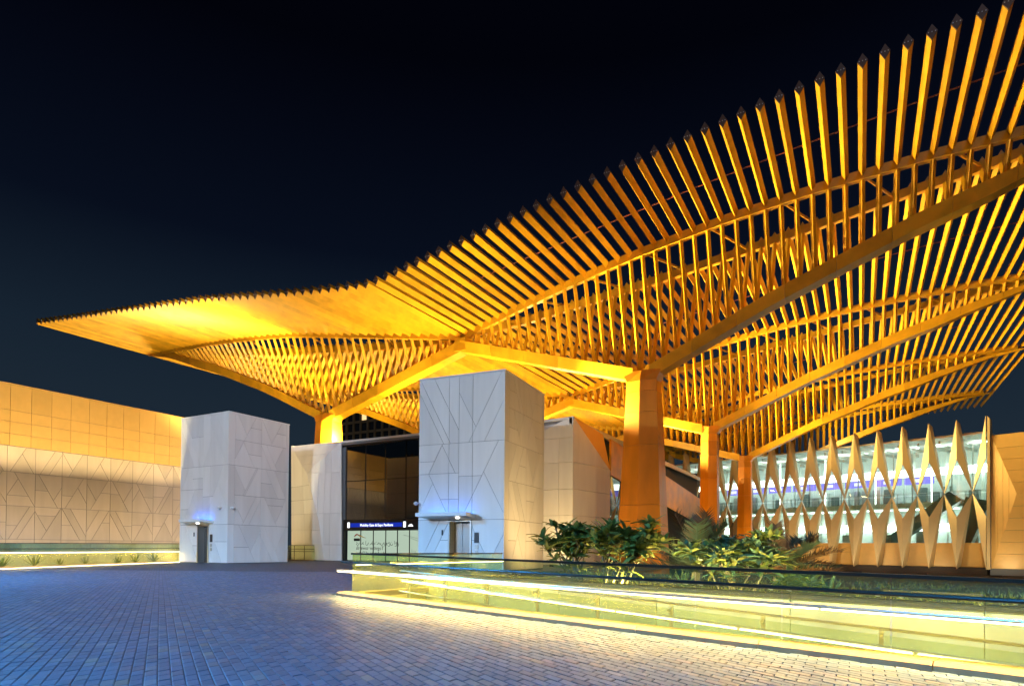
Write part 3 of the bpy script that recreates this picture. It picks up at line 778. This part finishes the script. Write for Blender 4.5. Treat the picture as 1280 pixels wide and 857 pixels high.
fpart(MB().prism([p0+Vector((0, 0, zt(.25)-.022))-FN*.03, p0+Vector((0, 0, zt(.25)-.022))+FN*.03, p0+Vector((0, 0, zt(.25)+.012))+FN*.03, p0+Vector((0, 0, zt(.25)+.012))-FN*.03], p1-p0+Vector((0, 0, zt(17)-zt(.25)))), 'top_rail', M['brownrail'])
rail(.05, 17, -.04, .745, .021, M['dark'], 'handrail'); rail(-.15, 17, -.05, .560, .021, M['steel'], 'handrail')
LEDC = (1., .66, .18); LEDI = (1., .82, .36)
for k in range(10):                             # light lines let into the underside of the rails
    a0, a1 = -.1+k*1.7, -.1+k*1.7+1.66
    for zf, pw in ((.560, 1), (.745, 0)):
        pts = [FA+FD*a+FN*-.052+Vector((0, 0, zt(a)*zf/.935-.026)) for a in (a0, a1)]
        if pw: fpart(MB().bar(pts[0], pts[1], .03, .012), 'light_line', M['led'])
        mid = (pts[0]+pts[1])/2-FA-Vector((0, 0, .012))
        L_ = lamp('rail_light', 'AREA', mid, 58 if pw else 16, LEDC, fb, None, 1.6, .025)
        L_.rotation_euler = (0, 0, math.atan2(FD.y, FD.x))
# side return of the balustrade, running away from the camera
for k in range(6):
    p, q = fy(.27, .12+k*1.08), fy(.27, .12+(k+1)*1.08-.016)
    fpart(MB().prism([(p.x, p.y, .05), (q.x, q.y, .05), (q.x, q.y, .91), (p.x, p.y, .91)], (.016, 0, 0)), 'glass_panel', M['fence'])
p, q = fy(.27, .1, .92), fy(.27, 6.6, .92); fpart(MB().bar(p, q, .055, .032), 'top_rail', M['brownrail'])
p, q = fy(.27, .1, .02), fy(.27, 11.5, .02); fpart(MB().bar(p, q, .30, .12), 'kerb_stone', M['kerb'])
p, q = fy(.33, .2, .70), fy(.33, 6.5, .70); fpart(MB().tube([p, q], .02, 8), 'handrail', M['steel'])
for k in range(3):
    for dx, tl in ((.36, 25), (.14, -25)):
        p = fy(.27, 1.2+k*2.15, .66)+Vector((dx-.25, 0, 0))
        L_ = lamp('rail_light', 'AREA', p-FA, 30, LEDC, fb, None, 2.1, .03); L_.rotation_euler = (0, math.radians(-tl), math.pi/2)
    fpart(MB().bar(fy(.33, .2+k*2.15, .676), fy(.33, 2.3+k*2.15, .676), .03, .012), 'light_line', M['led'])
# ramp
rw = MB()
rw.add([fy(.1, 0, -.95), fy(END_A, 0, -.95), fy(END_A, RAMP_B, -.95), fy(.1, RAMP_B, -.35), fy(.1, 0, -.35)], [(0, 1, 2, 3, 4)])
rw.v[0] = tuple(fy(.1, 0, -.35)); rw.f[-1] = (0, 1, 2, 3)
rw.build('ramp', M['ramp'], kind='structure', fix=False)
MB().add([fy(0, 0, -1.2), fy(END_A, 0, -1.2), fy(END_A, 0, -.013), fy(0, 0, -.013)], [(0, 1, 2, 3)]).build('ramp_side', M['wall'], kind='structure', fix=False)
MB().add([fy(0.02, 0, -1.2), fy(.02, PLANT_B, -1.2), fy(.02, PLANT_B, -.013), fy(.02, 0, -.013)], [(0, 1, 2, 3)]).build('ramp_end', M['wall'], kind='structure', fix=False)
pl = thing('planter', 'long cream planter wall lit yellow behind the glass balustrade', 'planter', fy(.3, RAMP_B))
po = -Vector(fy(.3, RAMP_B))
def ppart(mb, name, m, **k): o = mb.build(name, m, pl, **k); o.location = po; return o
for k in range(8):
    a, b_ = .3+k*2.3, .3+(k+1)*2.3-.012
    ppart(MB().prism([fy(a, RAMP_B, -1.2), fy(b_, RAMP_B, -1.2), fy(b_, RAMP_B, .36), fy(a, RAMP_B, .36)], YD*.2), 'wall_block', M['wall'])
    ppart(MB().prism([fy(a, RAMP_B-.03, .362), fy(b_, RAMP_B-.03, .362), fy(b_, RAMP_B+.24, .362), fy(a, RAMP_B+.24, .362)], (0, 0, .05)), 'coping_stone', M['kerb'])
    p, q = fy(a+.05, RAMP_B-.05, .33), fy(b_-.05, RAMP_B-.05, .33)
    L_ = lamp('coping_light', 'AREA', (p+q)/2+po, 6, LEDI, pl, None, 2.2, .03); L_.rotation_euler = (math.radians(16), 0, math.atan2(FD.y, FD.x))
    L_ = lamp('added_bed_light', 'AREA', (p+q)/2+po+YD*.45+Vector((0, 0, .12)), 85, LEDI, pl, None, 2.0, .05); L_.rotation_euler = (math.radians(100), 0, math.atan2(FD.y, FD.x))  # added lamp with housing, brightens the planting from the front
    ppart(MB().bar(p+YD*.43+Vector((0, 0, .06)), q+YD*.43+Vector((0, 0, .06)), .05, .06), 'added_bed_housing', M['dark'])
for k in range(7):  # second row of added lamps to brighten the planter bed
    p, q = fy(1.2+k*2.4, RAMP_B+3.0, .36), fy(2.6+k*2.4, RAMP_B+3.0, .36)
    ppart(MB().bar(p, q, .06, .10), 'added_bed_housing', M['dark'])
    L_ = lamp('added_bed_light', 'AREA', (p+q)/2+po+Vector((0, 0, .08)), 45, LEDI, pl, None, 1.4, .05); L_.rotation_euler = (math.radians(150), 0, math.atan2(FD.y, FD.x))
so = MB(); NA, NB = 40, 24; vs = []
for i in range(NA):
    for j in range(NB):
        p = fy(.3+i*18.5/(NA-1), RAMP_B+.2+j*(PLANT_B-RAMP_B-.2)/(NB-1)); vs.append((p.x, p.y, .27+.06*math.sin(p.x*1.7)*math.cos(p.y*1.3)+random.uniform(-.02, .02)))
so.add(vs, [(i*NB+j, (i+1)*NB+j, (i+1)*NB+j+1, i*NB+j+1) for i in range(NA-1) for j in range(NB-1)]); ppart(so, 'soil_bed', M['soil'], fix=False)
gr = MB(); rg = random.Random(77)
for k in range(9000):
    a, b_ = rg.uniform(.6, 18.5), RAMP_B+.9+(PLANT_B-RAMP_B-.6)*rg.random()**1.5
    p = fy(a, b_, .24); th = rg.uniform(0, 6.28); hh = rg.uniform(.04, .13); w_ = Vector((math.cos(th), math.sin(th), 0))*.014
    gr.add([p-w_, p+w_, p+Vector((rg.uniform(-.08, .08), rg.uniform(-.08, .08), hh))], [(0, 1, 2)])
go = gr.build('ground_cover', M['leafy'], None, 'stuff', fix=False); tag(go, 'low yellow green ground cover growing in the long planter', 'ground cover')
# inner steel railing on the ramp
ir = thing('ramp_railing', 'steel post railing with two bars down on the ramp behind the glass', 'railing', fy(1, 1.2))
iro = -Vector(fy(1, 1.2))
def ipart(mb, name, m): o = mb.build(name, m, ir); o.location = iro; return o
zr = lambda a: -.30-.6*min(1, max(0, a)/17)
for k in range(12):
    a = 1.2+k*1.35; ipart(MB().bar(fy(a, 1.25, zr(a)-.1), fy(a, 1.25, zr(a)+.85), .05, .05), 'post', M['steel'])
    ipart(MB().bar(fy(a, 1.22, zr(a)+.80), fy(a, 1.05, zr(a)+.78), .03, .03), 'rail_bracket', M['steel'])
for hh in (.42, .68, .88): ipart(MB().tube([fy(a, 1.2, zr(a)+hh) for a in np.linspace(.9, 17.5, 10)], .02, 6), 'handrail', M['steel'])
for k in range(13):
    a0, a1 = 1.2+k*1.35+.03, 1.2+(k+1)*1.35-.03
    ipart(MB().prism([fy(a0, 1.29, zr(a0)+.1), fy(a1, 1.29, zr(a1)+.1), fy(a1, 1.29, zr(a1)+.80), fy(a0, 1.29, zr(a0)+.80)], YD*.012), 'glass_panel', M['fence'])
    for aa, zz_ in ((a0+.08, .25), (a1-.08, .25), (a0+.08, .62), (a1-.08, .62)):
        ipart(MB().bar(fy(aa, 1.25, zr(aa)+zz_), fy(aa, 1.30, zr(aa)+zz_), .05, .05), 'glass_clamp', M['steel'])
for k in range(8):
    p, q = fy(.6+k*2.2, RAMP_B-.04, zr(.6+k*2.2)+.05), fy(2.7+k*2.2, RAMP_B-.04, zr(2.7+k*2.2)+.05)
    ipart(MB().bar(p, q, .03, .02), 'light_line', M['led'])
for k in range(8):
    a0, a1 = 1+k*2.0, 2.95+k*2.0
    ipart(MB().bar(fy(a0, 1.19, zr(a0)+.652), fy(a1, 1.19, zr(a1)+.652), .025, .012), 'light_line', M['led'])

# ---------------------------------------------------------------- left glass balustrade
LA, LB = Vector((-29.6, 6.9, 0)), Vector((-40.35, 25.75, 0)); ld = (LB-LA); LL = ld.length; ld.normalize(); ln_ = Vector((-ld.y, ld.x, 0))
lf = thing('glass_balustrade', 'glass balustrade with glowing rail along the foot of the ochre wall', 'balustrade', LA)
def lpart(mb, name, m): o = mb.build(name, m, lf); o.location = -LA; return o
zl = lambda a: 1.05+.2*a/LL
nP = 17
for k in range(nP):
    a, b_ = k*LL/nP+.01, (k+1)*LL/nP-.01; p, q = LA+ld*a, LA+ld*b_
    lpart(MB().prism([(p.x, p.y, .06), (q.x, q.y, .06), (q.x, q.y, zl(b_)), (p.x, p.y, zl(a))], ln_*.016), 'glass_panel', M['fence'])
    lpart(MB().bar(LA+ld*a+Vector((0, 0, .62)), LA+ld*a-ln_*.09+Vector((0, 0, .72)), .03, .03), 'rail_bracket', M['steel'])
    lpart(MB().bar(p+ln_*.05+Vector((0, 0, .03)), q+ln_*.05+Vector((0, 0, .03)), .3, .11), 'kerb_stone', M['kerb'])
    lpart(MB().bar(p-ln_*.09+Vector((0, 0, .693)), q-ln_*.09+Vector((0, 0, .693)), .035, .014), 'light_line', M['led'])
    lpart(MB().bar(p-ln_*.17+Vector((0, 0, .006)), q-ln_*.17+Vector((0, 0, .006)), .05, .012), 'light_line', M['led'])
    if k % 2 == 0:
        L_ = lamp('rail_light', 'AREA', (p+q)/2-ln_*.09+Vector((0, 0, .68))-LA, 24, LEDC, lf, None, 2.3, .03); L_.rotation_euler = (0, 0, math.atan2(ld.y, ld.x))
        L_ = lamp('rail_light', 'AREA', (p+q)/2+ln_*.15+Vector((0, 0, .66))-LA, 22, LEDC, lf, None, 2.3, .03); L_.rotation_euler = (math.radians(40), 0, math.atan2(ld.y, ld.x))
for zq, r, m_ in ((.72, .024, 'steel'), (.86, .02, 'brownrail')):
    lpart(MB().tube([LA-ln_*.09+Vector((0, 0, zq)), LB-ln_*.09+Vector((0, 0, zq+.06))], r, 8), 'handrail', M[m_])
lpart(MB().bar(LA+Vector((0, 0, zl(0)+.01)), LB+Vector((0, 0, zl(LL)+.01)), .05, .03), 'top_rail', M['brownrail'])
lpart(MB().bar(LA+ln_*1.6+Vector((0, 0, .25)), LB+ln_*1.6+Vector((0, 0, .25)), .2, .8), 'planter_wall', M['wall'])
# short balustrade beside the faceted block
sb = thing('glass_balustrade', 'short glass balustrade with dark rails between white lift tower and faceted block', 'balustrade', (-38.4, 33.5, 0))
for k in range(4):
    MB().box(-3.2+k*1.05, -3.2+k*1.05+1.03, 0, .016, .04, 1.2).build('glass_panel', M['fence'], sb)
    MB().bar((-3.2+k*1.05, -.02, 0), (-3.2+k*1.05, -.02, 1.2), .03, .03).build('post', M['dark'], sb)
for z in (.72, .92, 1.22): MB().tube([(-3.25, -.06, z), (1.0, -.06, z)], .022, 8).build('handrail', M['dark'], sb)
MB().box(-3.3, 1.05, -.1, .12, -.01, .05).build('kerb_stone', M['kerb'], sb)
sb.location = (-40.2, 36.6, 0); sb.rotation_euler = (0, 0, .12)

# ---------------------------------------------------------------- plants
def leaf_mesh(L_, w, droop, name):
    vs = []; n = 5
    for i in range(n):
        t = i/(n-1); ww_ = w*math.sin(math.pi*min(.97, .12+.85*t))**.8; x = L_*t; z = -droop*L_*t*t
        vs += [(x, -ww_/2, z+.012), (x, 0, z), (x, ww_/2, z+.012)]
    fs = []
    for i in range(n-1):
        k = i*3; fs += [(k, k+3, k+4, k+1), (k+1, k+4, k+5, k+2)]
    return vs, fs
def rot_to(d, roll=0): return Vector(d).to_track_quat('X', 'Z').to_matrix().to_4x4() @ Matrix.Rotation(roll, 4, 'X')
def frangipani(label, loc, spread, hgt, nstem, seed, mats, leafL=.26):
    r = random.Random(seed)
    t = thing('frangipani_bush', label, 'bush', loc)
    tips = []; stems = []
    def grow(p, d, l, rad, lev):
        q = p+d*l; stems[-1].tube([p, (p+q)/2+Vector((r.uniform(-.02, .02), r.uniform(-.02, .02), 0)), q], [rad, rad*.85, rad*.7], 6)
        if lev == 0 or q.z > hgt: tips.append((q, d)); return
        for k in range(r.choice((2, 2, 3))):
            a = r.uniform(0, 6.28); nd = (d+Vector((math.cos(a), math.sin(a), .25))*r.uniform(.45, .8)).normalized(); grow(q, nd, l*r.uniform(.6, .85), rad*.7, lev-1)
        if r.random() < .6: tips.append((q, d))
    for k in range(nstem):
        a = r.uniform(0, 6.28); rr = spread*math.sqrt(r.random())*.75
        st = MB(); stems.append(st); grow(Vector((math.cos(a)*rr, math.sin(a)*rr*.6, 0)), Vector((math.cos(a)*.5, math.sin(a)*.4, 1)).normalized(), hgt*r.uniform(.28, .42), .022, 3)
    for st in stems: st.build('stem', M['bark'], t, smooth=True)
    protos = []
    for k in range(4):
        vs, fs = leaf_mesh(leafL*(.8+.15*k), leafL*.36, .05+.14*k, 'leaf'); protos.append((vs, fs))
    mesh_cache = {}
    allL = []
    for q, d in tips:
        base = r.uniform(0, 6.28); nl = r.randint(6, 9)
        for k in range(nl):
            a = base+k*2.4; el = r.uniform(-.05, 1.1)
            v = Vector((math.cos(a)*math.cos(el), math.sin(a)*math.cos(el), math.sin(el)))
            allL.append((q+d*r.uniform(-.06, .02), v, r.uniform(-.5, .5), r.randrange(4), r.choice(mats), r.uniform(.7, 1.15)))
    wl = Vector(loc); allL.sort(key=lambda l: depth(wl+l[0]))
    rest = {}
    for k, (p, v, ro, pi, mm, sc) in enumerate(allL):
        Mx = Matrix.Translation(p) @ rot_to(v, ro) @ Matrix.Scale(sc, 4)
        if k < 260:
            key = (pi, mm)
            if key not in mesh_cache:
                me = MB().add(*protos[pi]).mesh('leaf', True); me.materials.append(M[mm]); mesh_cache[key] = me
            o = bpy.data.objects.new('leaf', mesh_cache[key]); COL.objects.link(o); o.parent = t; o.matrix_basis = Mx
        else:
            rest.setdefault(mm, MB()).add([Mx @ Vector(x) for x in protos[pi][0]], protos[pi][1])
    for mm, mb in rest.items(): mb.build('leaf_mass', M[mm], t, 'stuff', True, False)
    return t, tips
b1, tp1 = frangipani('large yellow lit frangipani bush in front of the nearest column', (-4.55, 11.55, .28), .85, 1.2, 11, 11, ['leaf', 'leaf', 'leafy', 'leafy'])
b2, tp2 = frangipani('dark blue green frangipani bush with pale flower between two palms', (-2.05, 12.2, .26), .52, .98, 8, 23, ['leaf2', 'leaf2', 'leaf', 'leafy'])
q, d = tp2[0]
fl = MB()
for k in range(5):
    a = k*1.257; v = Vector((math.cos(a)*.06, -.03, math.sin(a)*.06)); fl.add([(0, 0, 0), v+Vector((-v.z*.4, 0, v.x*.4)), v*1.4, v+Vector((v.z*.4, 0, -v.x*.4))], [(0, 1, 2, 3)])
o = fl.build('flower', M['petal'], b2, fix=False); o.location = (-.62, -.25, .62)
b4, _ = frangipani('low blue green leafy shrub below the right hand palm', (-1.0, 12.6, .26), .3, .3, 3, 37, ['leaf2', 'leaf'])
def palm(label, loc, n, L0, seed, mats):
    r = random.Random(seed); t = thing('palm', label, 'palm', loc)
    MB().tube([(0, 0, 0), (0, 0, .3)], [.16, .12], 8).build('trunk', M['bark'], t)
    for k in range(n):
        a = r.uniform(0, 6.28); el = r.uniform(.25, 1.45); L_ = L0*r.uniform(.75, 1.1); dr = r.uniform(.3, .75)
        d = Vector((math.cos(a)*math.cos(el), math.sin(a)*math.cos(el), math.sin(el)))
        pts = []
        for i in range(9):
            u = i/8; pts.append(Vector((0, 0, .25))+d*L_*u+Vector((0, 0, -dr*L_*u*u*.55)))
        m_ = MB().tube(pts, [.016-.0015*i for i in range(9)], 4)
        for i in range(1, 44):
            u = i/44*8; i0 = int(u); p = pts[i0].lerp(pts[min(8, i0+1)], u-i0); ax = (pts[min(8, i0+1)]-pts[i0]).normalized() if i0 < 8 else d
            sd = ax.cross(Vector((0, 0, 1)))
            if sd.length < .05: sd = Vector((1, 0, 0))
            sd.normalize(); upv = sd.cross(ax); ll = L_*.26*(1-.55*abs(i/44-.4))
            for sg in (-1, 1):
                tip = p+(sd*sg*.75+ax*.65+upv*r.uniform(-.1, .45)).normalized()*ll; w_ = ax*.022
                m_.add([p-w_, p+w_, tip], [(0, 1, 2)])
        m_.build('frond', M[r.choice(mats)], t, fix=False)
    return t
palm('dark grey green date palm right beside the nearest golden column', (-3.45, 15.3, .25), 44, 1.95, 3, ['palm', 'palmg', 'palmg'])
palm('dark brown date palm in front of the lit diamond facade', (-1.5, 14.3, .25), 40, 1.5, 9, ['palm', 'palm', 'palm', 'palmg'])
def agave(label, loc, n, L0, seed, m_):
    r = random.Random(seed); t = thing('agave', label, 'plant', loc, group='low rosette plants in the planter')
    for k in range(n):
        a = k*2.4; el = .35+.9*k/n; vs, fs = leaf_mesh(L0*r.uniform(.8, 1.1), L0*.13, -.1, 'l')
        Mx = rot_to((math.cos(a)*math.cos(el), math.sin(a)*math.cos(el), math.sin(el)))
        MB().add([Mx @ Vector(v) for v in vs], fs).build('leaf', M[m_], t, fix=False)
agave('small grey green rosette plant at the foot of the column palm', (-3.25, 13.2, .26), 16, .42, 1, 'leaf2')
agave('small rosette plant low behind the large frangipani bush', (-5.2, 13.6, .26), 14, .4, 2, 'leaf')
agave('small rosette plant right of the brown date palm', (-.5, 12.6, .26), 14, .4, 3, 'leaf2')
# small planter spotlight
ps = thing('planter_spotlight', 'small white spike spotlight at the right end of the dark ground', 'spotlight', (4.55, 17.5, .2))
MB().tube([(0, 0, -.2), (0, 0, .42)], .02, 6).build('spike', M['white'], ps); MB().tube([(-.02, 0, .42), (.16, -.02, .45)], [.04, .055], 8).build('lamp_head', M['white'], ps)
# left planting behind balustrade
for k in range(9):
    a = 4+k*2.0+random.uniform(-.7, .7); p = LA+ld*a+ln_*random.uniform(.55, 1.2)
    agave(('%s tufted low plant from the left behind the glowing rail' % ('first', 'second', 'third', 'fourth', 'fifth', 'sixth', 'seventh', 'eighth', 'ninth')[k]), (p.x, p.y, .02), random.randint(9, 16), .35+.4*random.random(), 50+k, random.choice(('leaf', 'leafy')))

# ---------------------------------------------------------------- floodlights on the entrance roof
WARM = (1., .77, .28)
fl_k = 0
def flood(loc, target, power, cone, label):
    t = thing('floodlight', label, 'floodlight', loc, 0, 'roof floodlights under the canopy')
    d = (Vector(target)-Vector(loc)).normalized(); rm = d.to_track_quat('-Z', 'Y').to_matrix().to_4x4()
    hb = MB(); hb.tube([(0, 0, .30), (0, 0, .02)], [.16, .24], 10)
    o = hb.build('housing', M['dark'], t); o.matrix_basis = rm
    o = MB().tube([(0, 0, .018), (0, 0, .004)], [.20, .20], 10).build('lens', M['lens'], t); o.matrix_basis = rm
    MB().bar((0, 0, BZ-loc[2]), (0, 0, -.12), .06, .06).build('bracket', M['dark'], t)
    L_ = lamp('flood_beam', 'SPOT', d*.06, power, WARM, t, d, cone=cone, blend=.7, radius=.7)
    return t
RAD = math.radians
tr = thing('added_light_trough', 'added low cream light trough at the foot of the ochre wall behind glass', 'trough', (-41.5, 12, 0))  # added trough, shaped so its lip keeps the wash on the upper wall
for k in range(9):
    y0, y1_ = -13+k*3.6, -13+k*3.6+3.58
    MB().box(-.72, -.60, y0, y1_, 0, 1.02).build('light_cutoff_lip', M['wall'], tr)
    MB().box(.25, .37, y0, y1_, 0, 1.15).build('light_cutoff_wall', M['wall'], tr)  # added screen, keeps the wash off plaza and lift tower
    MB().box(-.08, .08, y0+.05, y1_-.05, .16, .20).build('light_line', M['led'], tr)
    L_ = lamp('added_wall_wash', 'AREA', (0, (y0+y1_)/2, .24), 620, (1., .80, .40), tr, (-.5, 0, 1), .10, 3.5)
    L_.rotation_euler = (0, RAD(-28), 0)
    L_.data.size = .10; L_.data.size_y = 3.5; L_.rotation_euler = (RAD(180), RAD(-28), 0)
    L_ = lamp('added_wall_wash', 'AREA', (-.80, (y0+y1_)/2, .95), 80, (1., .78, .48), tr, None, .06, 3.5)  # added strip that warms the lower wall
    L_.rotation_euler = (0, RAD(115), 0)
FZ = BZ+.5
for k, yk in enumerate((40.35, 50.5, 61.5, 73.0)):
    n_ = ('front', 'second', 'third', 'rear')[k]
    flood((-18.4, yk, FZ), (3, yk-4 if k == 0 else yk, 21.5), (46000, 42000, 42000, 42000)[k], RAD(100), n_+' roof floodlight aimed out at the right wing of canopy')
    flood((-41.6 if k else -39.8, yk, FZ), (-62, yk-4 if k == 0 else yk, 21.5), 34000 if k else 26000, RAD(95), n_+' roof floodlight aimed out at the left wing of canopy')
    flood((-24.5, yk-.8, FZ), (-19, yk-3 if k == 0 else yk, 19), 6500, RAD(160), n_+' roof uplight right of the canopy centre line')
    flood((-30.5, yk-.8, FZ), (-36, yk-3 if k == 0 else yk, 19), 6000, RAD(160), n_+' roof uplight left of the canopy centre line')
flood((-37.6, 29.4, 10.0), (-56, 34.5, 21.5), 16000, RAD(80), 'added upward floodlight on the roof of the lift tower nearest the ochre wall')  # added lamp to even out the light on the left soffit
flood((-16.6, 29.5, 10.0), (-23, 35.5, 18.5), 7000, RAD(105), 'floodlight on the roof of the lift tower nearest the glass entrance')
for k, (x, y, tx, ty, tz_, pw, lb) in enumerate(((-8.6, 37.2, -12.5, 40.5, 3, 500, 'added ground uplight in front of the nearest golden column'), (-12.6, 48.5, -16, 52, 5, 900, 'added ground uplight between the first and second right hand columns'), (-12.6, 56.5, -13, 61.5, 4, 1100, 'added ground uplight in front of the second right hand column'), (-12.2, 77.0, -12.7, 82.5, 4, 1300, 'added ground uplight in front of the third right hand column'), (-16.6, 34.6, -17.5, 38, 4, 1500, 'added ground uplight at the foot of the white faceted block'), (-11.2, 27.6, -14.9, 28.5, 4, 1500, 'added ground uplight beside the lift tower nearest the glass entrance'), (-44.9, 35.4, -41.8, 38, 3.5, 300, 'added ground uplight behind the short glass balustrade'))):
    t = thing('added_ground_uplight', lb, 'uplight', (x, y, .0), 0, 'added ground uplights by the columns')  # added fill lamps, warming columns, lift tower and white blocks
    MB().tube([(0, 0, 0), (0, 0, .14)], [.16, .14], 10).build('housing', M['dark'], t)
    lamp('fill_beam', 'SPOT', (0, 0, .18), pw, (1., .66, .26), t, Vector((tx-x, ty-y, tz_-.2)), cone=RAD(120), blend=.8, radius=.1)
flood((-3.0, 94.0, 14.6), (8, 103, 21.5), 9000, RAD(140), 'added floodlight on the station hall roof under the rear right wing')  # added lamp to brighten the dim rear bays of the canopy
fxd = Matrix.Rotation(math.atan2(FD.y, FD.x), 3, 'Z')
for k in range(7):
    lx = XL_+3.5+k*6.2; p = H0+fxd @ Vector((lx, -4.2, -1.2))
    t = thing('added_facade_light', 'added low ground light washing the diamond facade, %s from the right' % ('seventh', 'sixth', 'fifth', 'fourth', 'third', 'second', 'first')[k], 'uplight', p, math.atan2(FD.y, FD.x), 'added ground lights along the diamond facade')  # added fill lamps to brighten the fins
    MB().box(-.5, .5, -.12, .12, 0, .12).build('housing', M['dark'], t)
    lamp('facade_fill', 'AREA', (0, 0, .15), 210, (1., .84, .52), t, (0, .45, 1.6), 1.0, .2)

# ---------------------------------------------------------------- added lamp masts and posts, out of view
for nm, x, y, pw, cone, aim in (('left', -27, -24, 90000, RAD(17), (9.8, 50.5, -6.6)), ('right', 6, -24, 230000, RAD(17), (-41.5, 51.5, -7.0))):
    t = thing('added_lamp_mast', 'added unseen tall lamp mast with flat cool white head, %s of the two' % nm, 'lamp mast', (x, y, 0), 0, 'added lamp masts out of view')  # unseen mast added to carry a narrow beam onto one lift tower
    MB().tube([(0, 0, 0), (0, 0, 11.9)], [.14, .08], 10).build('pole', M['steel'], t)
    MB().tube([(0, 0, 11.9), (0, 0, 12.15)], [.55, .45], 14).build('lamp_head', M['dark'], t)
    MB().tube([(0, 0, 11.86), (0, 0, 11.895)], [.45, .45], 14).build('lens', M['lensc'], t)
    lamp('mast_fill', 'SPOT', (0, 0, 11.80), pw, (.68, .81, 1.), t, aim, cone=cone, blend=.6, radius=.4)

for nm, x, y, pw in (('nearest', -3.8, -6.5, 26000), ('farther', -24.5, 4.5, 34000)):
    t = thing('added_plaza_lamp', 'added unseen lamp post with round blue white downlight head, the %s one' % nm, 'lamp post', (x, y, 0), 0, 'added lamp posts out of view')  # unseen post added to throw blue light over the paving
    MB().tube([(0, 0, 0), (0, 0, 9.9)], [.10, .06], 10).build('pole', M['steel'], t)
    MB().tube([(0, 0, 9.9), (0, 0, 10.1)], [.40, .34], 14).build('lamp_head', M['dark'], t)
    MB().tube([(0, 0, 9.86), (0, 0, 9.895)], [.34, .34], 14).build('lens', M['lensc'], t)
    lamp('post_fill', 'SPOT', (0, 0, 9.80), pw, (.05, .42, 1.), t, (0, 0, -1), cone=RAD(158), blend=.25, radius=.3)
